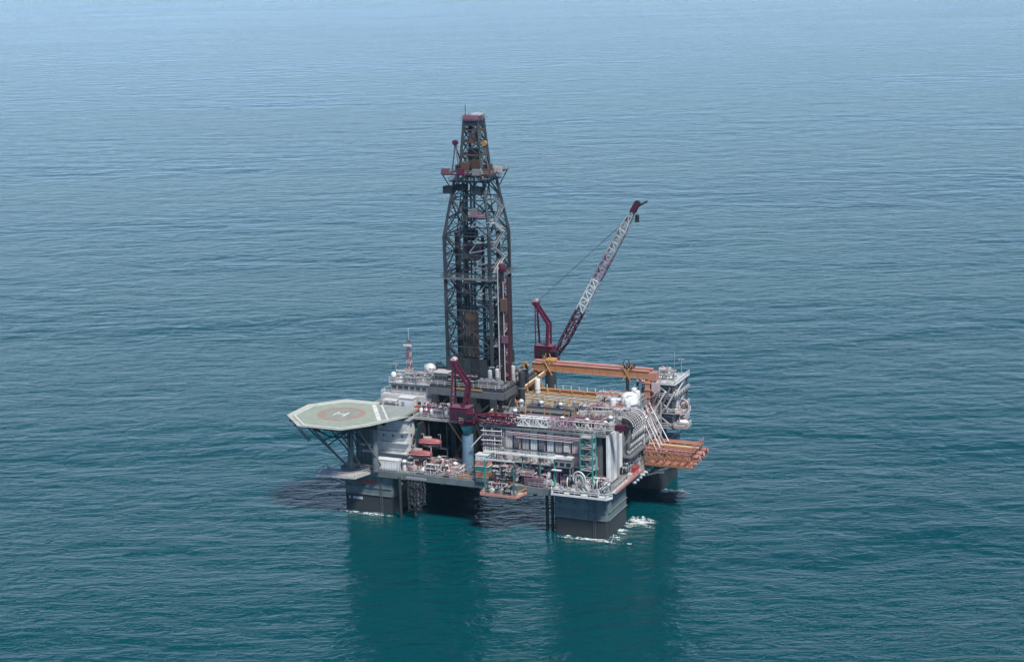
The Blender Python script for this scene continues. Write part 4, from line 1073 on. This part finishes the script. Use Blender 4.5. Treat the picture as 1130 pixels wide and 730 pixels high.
ts.box('floor', (19.6, 8.6, 19.5), (2.8, 2.6, .18), 'offwhite')
b = Bag()
for i in range(14): b.box((19.3 + i * .0, 7.2 - i * .28, 19.3 - i * .42), (1.0, .3, .07))
b.bar((18.8, 7.3, 19.5), (18.8, 3.2, 13.5), .1, .25); b.bar((19.8, 7.3, 19.5), (19.8, 3.2, 13.5), .1, .25)
ts.bag('stair_flight', b, 'white')

# hanging chains and tyres between column and moonpool
ch = Thing('anchor_chain_rack', 'dark anchor chains hanging in loops below the lower front deck', 'chain', (23, -1.6, 11))
ch.box('hanger_beam', (23, -1.75, 11.4), (6.0, .5, .6), 'grey')
lk_ = 0
for i in range(6):
    x = 20.6 + i * .95; L = (9.4, 7.6, 10.6, 8.2, 6.8, 7.4)[i]; s0 = .8
    for k in range(int(L / .62)):
        ch.ring('chain_link', (x + .12 * math.sin(k * .7 + i), -1.75, 11.0 - k * .62), .36, (1, 0, 0) if k % 2 else (0, 1, 0), 'midgrey')
for i in range(6):
    t = Thing('tyre_fender', 'black tyre fender hanging in the bunch under the front deck', 'tyre', (21.6 + (i % 2) * 2.0, -1.6, 8.6 - (i // 2) * 2.6), 'tyre fenders under the front deck'); t.local = True
    t.ring('tyre', (0, -.35, 0), .95, (.15, 1, .1), 'rubber'); t.ring('inner_rim', (0, -.35, 0), .62, (.15, 1, .1), 'dark'); t.rod('rope', (0, -.3, .9), (0, -.3, 1.75), .06, 'grey')
# vertical pipes from the deck into the sea
for (x, y, m) in ((59.2, 4.0, 'a'), (60.7, 4.0, 'a'), (18.3, -.6, 'a')):
    t = Thing('caisson_pipe', 'dark caisson pipe dropping into the sea beside the near right column' if x > 40 else 'dark caisson pipe dropping into the sea between left column and anchor chains', 'pipe', (x, y - 1.7, 0), 'caisson pipes along the front'); t.local = True
    t.cyl('pipe', (0, 0, -4), (0, 0, 11.5), .42, 'hull_dark'); t.box('clamp', (0, .35, 9.6), (1.2, .7, .5), 'hull'); t.box('clamp', (0, .35, 11.2), (1.2, .7, .5), 'hull')

# ================================================================ UPPER LEFT: MAST, DOMES, CLUTTER ROUND THE BRIDGE
ms = Thing('communications_mast', 'slim red and white lattice communications mast behind the helideck', 'mast', (9.2, 24, 32.5))
lattice(ms, (9.2, 24, 32.5), (9.2, 24, 43), 1.5, .7, 9, 'white', .09, .06, up=(0, 1, 0), matfn=lambda u: 'pinkwhite' if int(u * 9) % 2 else 'mauve')
ms.rod('whip_antenna', (9.2, 24, 43), (9.2, 24, 46), .06, 'offwhite'); ms.box('radar_scanner', (9.2, 23.2, 41.6), (2.4, .3, .4), 'white'); ms.box('antenna_panel', (9.2, 23.3, 39.2), (.7, .3, 1.3), 'mauve')
def dome(label, c, r, h, mat='white'):
    t = Thing('satellite_dome', label, 'satellite dome', (c[0], c[1], c[2]), 'satellite domes'); t.local = True
    t.cyl('pedestal', (0, 0, 0), (0, 0, h), r * .4, 'offwhite'); t.ball('dome', (0, 0, h + r * .75), r, mat); t.cyl('skirt', (0, 0, h), (0, 0, h + r * .6), r * .93, mat)
dome('large white satellite dome on the bridge roof beside the mast', (16.2, 23, 32.5), 1.7, 1.6)
dome('small white satellite dome standing on the railing corner by the helideck', (7.3, 17.8, 32.5), .85, 1.2)
dome('mid sized white satellite dome on the rear bridge roof', (12.8, 28, 32.5), 1.1, 1.0)
t = proto_hvac('white ventilation unit on the bridge roof', 'ventilation units on the bridge roof', 'offwhite', (19.2 - .8, 20.4, 32.5), 0); scatter(t, [(13.0, 20.0, 32.5, 0, 'white ventilation unit between the mast and the front rail on the bridge roof'), (18.0, 27.4, 32.5, .1, 'white ventilation unit behind the large satellite dome')])
proto_container('white flat roofed cabin behind the dome on the bridge roof', None, 'white', (20.6, 30.6 + 1, 29.0), (4.6, 2.6, 5.2), 'roof_cabin')
t = proto_container('maroon striped container on the roof deck between bridge and derrick', None, 'mauve', (20.9 + .2, 12.4, 25.6 - .01), (4.0, 2.4, 2.5))
t = proto_light('white floodlight mast standing on the bridge roof', 'floodlight masts on the bridge roof', (6.8, 20.4, 32.5), 4.5); scatter(t, [(19.4, 17.6, 32.5, 0)])
# roof deck bay between helideck and near crane
rd = Thing('roof_deck', 'grey roof deck over the dark bay between the accommodation and the near crane', 'platform', (27, 11, 25))
rd.prism('deck_plate', [(17.6, 8.6), (33.4, 8.6), (33.4, 15.9), (17.6, 15.9)], 25.1, 25.58, 'deck')
rd.box('edge_beam', (25.5, 8.4, 25.3), (16, .35, .7), 'offwhite'); rd.rail([(17.7, 8.6, 25.58), (33.3, 8.6, 25.58)], 'white')
for x in (22, 27.5, 32.6): rd.beam('post', (x, 9.0, LD), (x, 9.0, 25), .4, 'steel')
rd.beam('ochre_strut', (28.5, 8.2, 25), (33.6, 5.6, 20.6), .3, 'ochre')
t = proto_hvac('pinkish white machine on the roof deck left of the near crane', 'machines on the roof deck', 'pinkwhite', (23.8 + .8, 10.4, 25.58), 0); scatter(t, [(28.4, 10.8, 25.58, 0), (31.4, 13, 25.58, .2, 'pinkish white machine on the roof deck behind the near crane house')])
t = proto_manifold('mauve and white pipes on the roof deck left of the near crane', 'pipes on the roof deck', ('mauve', 'white'), (29.6, 13.4, 25.58), 0); scatter(t, [(25.6, 13.8, 25.58, 0), (21.6, 14.9, 25.58, 1.57)])
t = proto_basket('ochre cargo basket on the roof deck beside the near crane', None, 'ochre', (31.0, 10.3, 25.58), 0)
# helideck fire shed
fs = Thing('helideck_shed', 'white shed and rescue gear at the back corner of the helideck', 'shed', (10, 13.8, 25.6))
fs.box('cabin', (13.2, 14.0, 27.5), (4.4, 2.2, 3.4), 'white'); fs.box('roof', (13.2, 14.0, 29.3), (4.8, 2.6, .2), 'white'); fs.box('door', (12.4, 12.86, 27.2), (.9, .08, 2.0), 'grey'); fs.box('hose_box', (16.4, 13.6, 26.4), (1.4, 1.2, 1.4), 'red')
fs.box('canopy', (8.2, 14.0, 28.1), (4.6, 2.4, .2), 'offwhite')
for x in (6.2, 10.2): fs.beam('canopy_post', (x, 13.0, 25.6), (x, 13.0, 28), .16, 'white')
fs.rail([(5.0, 12.9, 25.6), (11, 12.9, 25.6)], 'white')

# drill floor clutter
t = proto_manifold('dark standpipe manifold on the drill floor beside the derrick foot', 'manifolds on the drill floor', ('midgrey', 'dark'), (26.4, 17.2, DZ), 0); scatter(t, [(31.0, 17.4, DZ, 0), (39.6, 27, DZ, 1.57), (39.8, 33, DZ, 1.57)])
t = proto_hvac('grey machine cabinet on the drill floor edge', 'cabinets on the drill floor', 'grey', (35.2, 17.2, DZ), 0); scatter(t, [(38.4, 17.4, DZ, 0, 'grey machine cabinet at the drill floor corner before the pipe handling mast'), (39.7, 30.2, DZ, 1.57, 'grey machine cabinet behind the derrick stairs on the drill floor')])
t = proto_tank('pale standpipe vessel on the front corner of the drill floor', 'vessels on the drill floor', 'offwhite', (36.6, 18.0, DZ), 4.6, .6); scatter(t, [(37.9, 20.0, DZ, 0, 'pale standpipe vessel tight against the foot of the pipe handling mast'), (40.6, 24.6, DZ, 0, 'pale standpipe vessel on the drill floor edge behind the pipe handling mast')])
t = proto_tank('dark tall mud standpipe tower with ochre head right of the derrick', None, 'dark', (43.4, 24, MD), 9.6, .9, 'stand_tower')
ob = Thing('ochre_jib', 'small ochre lifting jib on the drill floor edge behind the pipe handling mast', 'crane', (42.4, 30, MD))
ob.beam('post', (42.4, 30, MD), (42.4, 30, 37.2), .6, 'dark'); ob.beam('arm', (42.4, 30, 37), (44.0, 27.4, 37.6), .5, 'ochre'); ob.ring('sheave', (42.4, 29.4, 37.2), .8, (0, 1, 0), 'ochre'); ob.rod('wire', (44, 27.4, 37.5), (44, 27.4, 30), .06, 'dark'); ob.box('counterweight', (41.6, 31, 36.8), (1.2, 1.2, 1.2), 'ochre')
t = proto_tank('white upright cylinder beside the ochre jib', None, 'white', (45.4, 30.5, MD), 6.2, .8)

# ================================================================ MAIN DECK RIGHT END: PROCESS MODULES
ot = Thing('octagonal_tank', 'large white domed tank at the end of the riser deck', 'tank', (73.2, 28.2, MD))
ot.cyl('shell', (73.2, 28.2, MD + .6), (73.2, 28.2, MD + 4.0), 2.4, 'white'); ot.ball('dome', (73.2, 28.2, MD + 4.0), 2.4, 'white', d=(2.4, 2.4, 1.5))
for k in range(6): ot.rod('leg', (73.2 + 2.1 * math.cos(k), 28.2 + 2.1 * math.sin(k), MD), (73.2 + 2.1 * math.cos(k), 28.2 + 2.1 * math.sin(k), MD + 1), .15, 'grey')
ot.ring('band', (73.2, 28.2, MD + 2.4), 2.45, (0, 0, 1), 'grey')
t = proto_manifold('white and grey process pipework on the main deck by the domed tank', 'process pipes on the main deck', ('offwhite', 'grey'), (67.0, 21.0, MD), 0, 6, 4.4)
sp = []
for i in range(22): sp.append((R_(62, 74), R_(20.5, 24) if i % 3 else R_(31, 36.5), MD))
scatter(t, sp)
t = proto_tank('tall white separator vessel among the process pipes', 'separator vessels on the main deck', 'white', (70.2, 23.5, MD), 4.4, .9)
scatter(t, [(73.6, 33.2, MD), (72.0, 35.6, MD), (74, 24.2, MD)])
t = proto_hvac('grey fan unit on the main deck process area', 'fan units on the main deck', 'grey', (60.5, 22.0, MD), 0)
scatter(t, [(71.2, 33.2, MD), (55, 22, MD, 0), (48.4, 22.4, MD, 0)])
for i, (x, y) in enumerate(((67.8, 20.4), (62.8, 12.0), (49, 13.2), (59.5, 21), (45.4, 8.2))):
    if i == 0: lt = proto_light('white floodlight mast rising from the main deck', 'floodlight masts on the main deck', (x, y, MD), 4.2)
    else: dup(lt, (x, y, MD), 0)
t = proto_vent('white ventilator cowl on the main deck', 'ventilators on the main deck', 'white', (47.0, 10.6, MD)); scatter(t, [(61.8, 7.6, MD), (74, 7, MD), (68.6, 8.0, MD), (44.8, 20.2, MD), (50.5, 20.6, MD), (56.2, 24 - 3.6, MD), (73.6, 12, MD)])
t = proto_pump('offwhite pump skid on the main deck', 'pump skids on the main deck', ('offwhite', 'grey', 'dark'), (64, 7.2, MD), 0); scatter(t, [(73, 17, MD), (66.6, 16.0, MD), (46, 17.4, MD), (73.3, 21.8, MD), (54.6, 21.2, MD)])
cc = proto_container('white flat container behind the pipe stacks on the main deck', None, 'white', (68.2, 30.6, MD), (4.6, 2.6, 2.6))

# curved white hoses draped down the right hand side
for i in range(8):
    y = 17.5 + i * 1.35
    t = Thing('draped_hose', 'thick white hose looping over the right hand deck edge', 'hose', (75.6, y, 24), 'white hoses over the right hand edge')
    t.local = False
    b = Bag()
    pts = [Vector((72.6, y, 27.6)), Vector((74.4, y, 28.0))] + arc((75.2, y + .2, 25.0), 2.9, rad(95), rad(-25), (1, 0, 0), (0, 0, 1), 8) + [Vector((77.4, y + .5, 21.0)), Vector((76.4, y + .8, 18.4))]
    b.tube(pts, .21, 8); t.bag('hose', b, 'offwhite', smooth=True)
    t.cyl('end_coupling', (72.2, y, 27.6), (72.8, y, 27.6), .5, 'grey'); t.cyl('end_coupling', (76.4, y + .8, 18.6), (76.3, y + .85, 17.8), .5, 'grey')
# hose saddle
hs = Thing('hose_saddle', 'grey saddle frame carrying the white hoses along the deck edge', 'rack', (75.4, 22, 20))
hs.cyl('saddle_roller', (75.3, 16.8, 26.2), (75.3, 28.6, 26.2), 1.3, 'dark')
for y in (17, 22.5, 28.4): hs.beam('bracket', (75.2, y, 26), (75.1, y, 18), .4, 'grey'); hs.beam('bracket', (75.2, y, 20), (77.8, y, 23.6), .3, 'grey')
hs.box('catch_tray', (76.6, 22.6, 17.4), (2.6, 13, .4), 'midgrey')
# side chutes: slanted white pipes going down to the orange platform
for i in range(6):
    y = 29 + i * 1.5
    t = Thing('slanted_pipe', 'white slanted pipe running from the upper deck down to the orange boom rack', 'pipe', (79, y, 18), 'slanted pipes above the orange rack')
    t.rod('pipe', (75.2, y + 2, 25.6 + (i % 2)), (81.5 + (i % 3) * .7, y - 1.4, 15.6), .15, 'white' if i % 2 else 'pinkwhite'); t.cyl('flange', (75.2, y + 2, 25.6 + (i % 2)), (75.6, y + 1.8, 24.9 + (i % 2)), .42, 'grey')
    t.cyl('flange', (81.3 + (i % 3) * .7, y - 1.3, 15.9), (81.5 + (i % 3) * .7, y - 1.4, 15.4), .42, 'grey')
# red-edged gangway on the near right side
gw = Thing('side_gangway', 'salmon edged gangway along the near right side below the white wall', 'footbridge', (77.5, 12, 12.4))
gw.box('floor', (78.1, 12.4, 12.2), (1.5, 21.5, .25), 'offwhite'); gw.beam('edge_beam', (78.9, 1.8, 12.45), (78.9, 23, 12.45), .3, 'salmon', h=.55)
gw.rail([(78.8, 1.8, 12.4), (78.8, 23, 12.4)], 'pinkwhite'); gw.box('locker', (78.2, 18.2, 13.5), (1.2, 2.6, 2.2), 'red'); gw.box('locker', (78.2, 14.2, 13.1), (1.0, 1.6, 1.4), 'pinkwhite')
for y in (3, 8, 13, 18, 22): gw.beam('bracket', (78.6, y, 12.1), (77.2, y, 10.9), .2, 'grey')
# white fenders under the right edge
for i in range(10):
    y = 17.6 + i * 2.4
    t = Thing('side_fender', 'short white tilted fender cylinder below the right hand deck edge', 'fender', (77.9, y, 10.4), 'white fenders under the right hand edge'); t.local = True
    t.cyl('body', (0, -.55, .2), (.3, .55, -.35), .42, 'white'); t.rod('lanyard', (0, -.4, .3), (-.2, -.2, 1.4), .07, 'grey'); t.cyl('end_cap', (.3, .55, -.35), (.34, .68, -.42), .3, 'grey')

# stowed orange burner boom on the right
ob = Thing('burner_boom', 'stowed orange lattice burner boom rack sticking out from the right side', 'boom', (84, 34, 12.4))
for y in (27.4, 31.2, 35.0, 38.8):
    for z in (12.6, 14.6, 16.4):
        ob.beam('chord', (77.6, y, z), (90.6 + (.8 if z < 14 else 0), y, z), .42, 'salmon' if (y + z) % 3 > 1 else 'orange', h=.5)
    for k in range(6):
        x = 78.2 + k * 2.4
        ob.beam('upright', (x, y, 12.6), (x, y, 16.4), .24, 'orange')
        ob.beam('diagonal', (x, y, 12.6), (min(x + 2.4, 90.6), y, 14.6), .2, 'salmon'); ob.beam('diagonal', (x, y, 16.4), (min(x + 2.4, 90.6), y, 14.6), .2, 'salmon')
for k in range(7):
    x = 78 + k * 2.1
    for z in (12.6, 16.4): ob.beam('cross_tie', (x, 27.4, z), (x, 38.8, z), .3, 'orange' if k % 2 else 'salmon')
for k in range(5): ob.rod('burner_pipe', (77.5, 28.4 + k * 2.2, 16.9 + (k % 2) * .3), (91.4, 28.2 + k * 2.2, 16.9 + (k % 2) * .3), .24, ('salmon', 'orange', 'cream')[k % 3])
ob.box('floor_grating', (84, 33, 12.35), (12.6, 11.2, .12), 'salmon')
for k in range(3):
    ob.cyl('burner_head', (91.2, 29 + k * 3.6, 15.2), (92.8, 28.8 + k * 3.6, 15.6), .7, 'salmon'); ob.ring('burner_ring', (92.8, 28.8 + k * 3.6, 15.6), .8, (1, 0, .2), 'mauve')
for y in (28, 33, 38): ob.beam('support_strut', (87, y, 12.3), (77.2, y, 9.0), .4, 'hull')
ob.rail([(90.8, 27.2, 17), (90.8, 39, 17)], 'salmon'); ob.rail([(78, 27.0, 16.6), (90.8, 27.0, 16.6)], 'salmon')

# aft right hand platforms
ap = Thing('aft_process_tower', 'grey multi level process tower with pale roof deck at the far right corner', 'tower', (75, 49, LD))
for (x, y) in ((70, 44), (80.5, 44), (80.5, 56), (70, 56)): ap.beam('post', (x, y, LD if x < 77 else 18), (x, y, 31.0), .5, 'midgrey')
for z, m in ((18.4, 'grey'), (22.6, 'grey'), (26.9, 'midgrey'), (30.9, 'white')):
    ap.box('level_deck', (75.4, 50, z), (11.6, 13, .35), m)
    ap.rail([(69.7, 43.6, z + .18), (81.1, 43.6, z + .18), (81.1, 56.4, z + .18)], 'white', r=.06)
for z0, z1 in ((18.6, 22.4), (22.8, 26.7), (27.1, 30.7)):
    ap.beam('brace', (70, 43.9, z0), (75.4, 43.9, z1), .3, 'offwhite'); ap.beam('brace', (80.5, 43.9, z0), (75.4, 43.9, z1), .3, 'offwhite'); ap.beam('brace', (80.6, 44, z0), (80.6, 56, z1), .3, 'offwhite')
for i in range(8): ap.beam('roof_panel', (70.3 + i * 1.42, 44.2, 31.16), (70.3 + i * 1.42, 55.8, 31.16), 1.3, 'white' if i % 2 else 'offwhite', h=.14)
for i in range(6): ap.rod('slanted_duct', (71 + i * 1.5, 43.2, 23.0 + i * .2), (74.6 + i * 1.3, 43.0, 30.0 - (i % 2)), .3, 'white' if i % 2 else 'steel_light')
ap.box('wing_deck', (82.4, 46.5, 22.7), (3.2, 5.0, .3), 'pinkwhite'); ap.rail([(80.9, 44.1, 22.85), (83.9, 44.1, 22.85), (83.9, 48.9, 22.85)], 'white', r=.07)
ap.box('wing_deck', (82.8, 45.0, 19.0), (3.8, 4.4, .5), 'pinkwhite'); ap.rail([(81, 42.9, 19.25), (84.6, 42.9, 19.25), (84.6, 47.1, 19.25)], 'white', r=.08)
for p in ((82.4, 46.5, 22.5), (82.8, 45, 18.8)): ap.beam('wing_bracket', (p[0] + 1.2, p[1], p[2]), (80.6, p[1], p[2] - 3), .25, 'grey')
t = proto_manifold('dense grey pipework on the levels of the far right process tower', 'pipework in the process tower', ('offwhite', 'grey'), (73, 46, 18.6), 0, 6, 4.4)
scatter(t, [(78, 46, 18.6, 0), (72.6, 45.6, 22.8, 0), (77.6, 45.8, 22.8, .1), (73, 46, 27.1, 0), (78.6, 46, 27.1, 0), (78.8, 51, 22.8, 1.57), (78.8, 51, 27.1, 1.57), (79, 53, 18.6, 1.57), (78, 47, 31.25, 0)])
t = proto_tank('pale vessel inside the far right process tower', 'vessels in the process tower', 'white', (75.4, 45.2, 22.8), 2.6, .8); scatter(t, [(75.2, 45, 18.6), (75.6, 45, 27.1), (79.6, 48.8, 22.8)])
t = proto_hvac('white cabinet on the pale roof of the far right process tower', 'cabinets on the process tower roof', 'white', (72.4, 46.4, 31.25), 0); scatter(t, [(75.4, 52, 31.25, 0, 'white cabinet beside the lamp mast on the process tower roof')])
rl = Thing('hose_reel', 'ring shaped hose reel with pale rim on the end of the process tower', 'hose reel', (82.8, 46, 24))
for k, r in enumerate((1.7, 1.25)): rl.ring('reel_rim', (83.0, 45.2 + .5 * k, 24.9), r, (.35, 1, 0), 'pinkwhite' if k == 0 else 'blue')
rl.cyl('hub', (82.9, 44.9, 24.9), (83.2, 46, 24.9), .5, 'ochre')
for s_ in (-1, 1): rl.beam('stand', (83 + s_, 45.4, 22.85), (83, 45.4, 24.9), .2, 'offwhite')
rc = Thing('rescue_craft', 'small white and orange rescue craft on the lower wing deck', 'boat', (82.9, 45, 19.25))
rc.ball('hull', (82.9, 44.9, 20.2), 1, 'white', d=(1.8, .9, .75)); rc.box('console', (83, 44.9, 21.0), (.8, .7, .8), 'orange'); rc.box('cradle', (82.9, 44.9, 19.45), (2.2, 1.2, .3), 'grey'); rc.ring('roll_bar', (82.2, 44.9, 20.9), .9, (1, 0, 0), 'pinkwhite')
t = proto_light('white lamp mast with a white globe on the far right tower', None, (79.6, 54.0, 31.25), 4.6, 'lamp_mast')
am = Thing('slim_antenna', 'slim whip antenna beside the lamp mast on the far right tower', 'antenna', (77.2, 55, 31.25))
am.rod('whip', (77.2, 55, 31.2), (77.2, 55, 37.4), .07, 'grey'); am.cyl('base', (77.2, 55, 31.2), (77.2, 55, 31.9), .25, 'offwhite')

# cables and loose hoses lying over the decks
for i in range(16):
    x0, y0 = R_(20, 58), R_(-.4, 4)
    t = Thing('deck_hose', 'thin loose hose curling between the machines on the lower front deck', 'hose', (x0, y0, LD), 'loose hoses on the lower front deck'); t.local = False
    b = Bag(); p = Vector((x0, y0, LD + .1)); pts = [p.copy()]
    a = R_(0, 6)
    for k in range(9):
        a += R_(-.9, .9); p = Vector((min(61, max(18, p.x + .7 * math.cos(a))), min(5.2, max(-.7, p.y + .5 * math.sin(a))), LD + .1 + (1.6 * math.sin(math.pi * (k + 1) / 9) if i % 2 else 0))); pts.append(p)
    b.tube(pts, .10, 5); t.bag('hose', b, random.choice(('pinkwhite', 'dark', 'red', 'white', 'mauve'))); t.ring('end_coupling', pts[-1], .18, (1, 0, 0), 'grey')

# pipework tower between the pale blue pedestal and the white wall
pt = Thing('pipe_tower', 'open white frame of pipes and landings between the blue pedestal and white wall', 'pipework', (43.4, 4.2, LD))
for x in (41.0, 43.4, 46.2):
    for y in (3.2, 4.6): pt.beam('post', (x, y, LD), (x, y, 26.0), .2, 'offwhite')
for z in (17.4, 20.6, 23.6): pt.box('landing', (43.6, 3.9, z), (5.4, 1.7, .14), 'grey'); pt.rail([(41, 3.0, z + .08), (46.2, 3.0, z + .08)], 'white')
for i in range(7): pt.rod('pipe', (41.5 + i * .68, 3.0, LD + .4), (41.5 + i * .68, 3.0, 21 + (i * 7 % 5)), .15, ('white', 'pinkwhite', 'grey', 'offwhite')[i % 4])
for i in range(4): pt.rod('cross_pipe', (40.4, 2.8, 21.4 + i * 1.3), (46.4, 2.8, 21.6 + i * 1.3), .13, ('mauve', 'white')[i % 2])
pt.beam('white_stay', (37.6, 2.4, 20.6), (40.8, 3.0, 24.2), .25, 'white')
# roof tops: lockers, pipe runs and cabinets behind the helideck and round the drill floor
t = proto_manifold('grey service pipes on the bridge deck below the drill floor', 'service pipes on the bridge deck', ('offwhite', 'grey'), (13, 16.6 + 1.0, 32.5), 0)
scatter(t, [(9.6, 19.4, 32.5, .2), (16.4, 18.4, 32.5, 0), (15.4, 29.0, 32.5, 1.5)])
t = proto_basket('pinkish basket of gear on the bridge roof', 'gear baskets on the bridge roof', 'pinkwhite', (11.0, 22.8, 32.5), .4); scatter(t, [(17.8, 24.8, 32.5, 1.2)])
t = proto_tank('small white bottle tank on the roof deck by the drill floor', 'bottle tanks on the roof deck', 'white', (22.6, 9.8, 25.58), 2.0, .5); scatter(t, [(27.0, 9.6, 25.58, 0), (32.6, 9.4, 25.58, 0, 'small white bottle tank right beside the near crane house'), (23.6, 13.2, 25.58, 0), (19.4, 9.9, 25.58, 0)])
t = proto_pump('mauve hydraulic unit on the roof deck left of the near crane', 'hydraulic units on the roof deck', ('mauve', 'white', 'dark'), (26.4, 12.2, 25.58), 0); scatter(t, [(31.8, 11.6, 25.58, 0), (20.2, 11.0, 25.58, 1.5)])
# extra machines on the lower left deck
t = proto_winch('small pale winch on the lower deck below the lifeboats', 'small winches on the lower left deck', ('pinkwhite', 'grey'), (30.2, 1.6, LD), .3); scatter(t, [(34.2, 8.6, LD, 1.2), (24.6, 3.4, LD, .8)])
t = proto_manifold('white pipe frame on the lower deck below the lifeboats', 'pipe frames on the lower left deck', ('white', 'pinkwhite'), (27.0, .6, LD), 0); scatter(t, [(31.2, 6.6, LD, 0), (20.6, 3.8, LD, 0), (35.0, 1.4, LD, 1.57)])
t = proto_hvac('white cabinet with fans on the lower deck beside the blue pedestal', 'fan cabinets on the lower left deck', 'white', (32.0, 4.4, LD), .1); scatter(t, [(28.0, 7.8, LD, 0)])
# clutter on the near column top and the right hand deck edge
t = proto_manifold('white hydraulic pipes around the near column winches', 'hydraulic pipes on the near column', ('white', 'grey'), (65.6, 3.6, LD), 0); scatter(t, [(73.2, 3.8, LD, .1), (76.2, .6, LD, 1.57), (68.4, 3.6, LD, 0)])
t = proto_manifold('grey and white pipe rack along the right hand deck edge', 'pipe racks on the right hand edge', ('white', 'grey'), (76.2, 31, 18.0), 1.57); scatter(t, [(76.2, 36, 18.0, 1.57), (76.2, 41, 18.0, 1.57), (76.2, 33, 21.6, 1.57), (76.2, 38.5, 21.6, 1.57), (76.2, 18, 13.0, 1.57), (76.2, 24, 13.0, 1.57)])
sg = Thing('side_gallery', 'grey two level gallery of walkways along the right hand side', 'platform', (76, 34, 17.8))
for z in (17.85, 21.45): sg.box('walkway', (76.0, 35.5, z), (2.6, 15, .2), 'grey'); sg.rail([(77.2, 28.2, z + .1), (77.2, 43, z + .1)], 'white')
for y in (28.5, 33.3, 38.1, 42.9): sg.beam('post', (77.2, y, LD), (77.2, y, 25.8), .25, 'offwhite')
for y in (28.5, 33.3, 38.1): sg.beam('brace', (77.25, y, LD + .5), (77.25, y + 4.8, 17.6), .18, 'offwhite')

# ================================================================ FOAM AND SPLASH
def foam(name, label, centre, sx, sy, n_, h=.5, clusters=16):
    """torn patches and streaks of small flakes with spray above them"""
    b_v, b_f = [], []
    base = [(0, 0, .6), (1, 0, 0), (.3, .95, 0), (-.8, .6, 0), (-.8, -.6, 0), (.3, -.95, 0)]
    cl = [(random.gauss(0, 1) * sx, random.gauss(0, 1) * sy, R_(.3, 1.3), R_(.08, .32), R_(.1, 1)) for _ in range(clusters)]
    for i in range(n_):
        cx, cy, rx, ry, wt = random.choice(cl)
        u, v = random.gauss(0, 1), random.gauss(0, 1)
        fall = math.exp(-(u * u + v * v) / 2)
        s_ = R_(.02, .12) * (.5 + fall * wt); k = len(b_v)
        a0 = R_(-.5, .5) + YAW
        ox, oy = centre[0] + cx + u * rx, centre[1] + cy + v * ry
        lift = R_(0, h) ** 2 * fall * wt
        for (x, y, z) in base:
            x, y = x * 2.2 * s_, y * s_
            b_v.append((ox + x * math.cos(a0) - y * math.sin(a0), oy + x * math.sin(a0) + y * math.cos(a0), z * s_ * .5 + .02 + lift))
        for j in range(5): b_f.append((k, k + 1 + j, k + 1 + (j + 1) % 5))
    me = bpy.data.meshes.new(name); me.from_pydata(b_v, [], b_f); me.materials.append(MATS['foam'])
    o = bpy.data.objects.new(name, me); COL.objects.link(o); o.matrix_world = RIG
    o['kind'] = 'stuff'; o['label'] = label; o['category'] = 'foam'
foam('sea_foam', 'white splash of foam behind the near right hand column', (80.8, 15.6, 0), 2.2, 1.3, 1900, 1.3, 26)
foam('sea_foam', 'thin white foam at the foot of the far right hand column', (79.0, 44.0, 0), 2.0, .9, 900, .7, 18)
foam('sea_foam', 'faint foam streaks along the foot of the near right hand column', (72, -1.6, 0), 4.5, .5, 520, .25, 40)
foam('sea_foam', 'faint foam streaks at the foot of the left hand column', (7, -1.8, 0), 4.5, .6, 420, .25, 36)
foam('sea_foam', 'thin wash trailing off the right side of the near column', (78.2, 6.5, 0), .7, 4.0, 420, .3, 24)
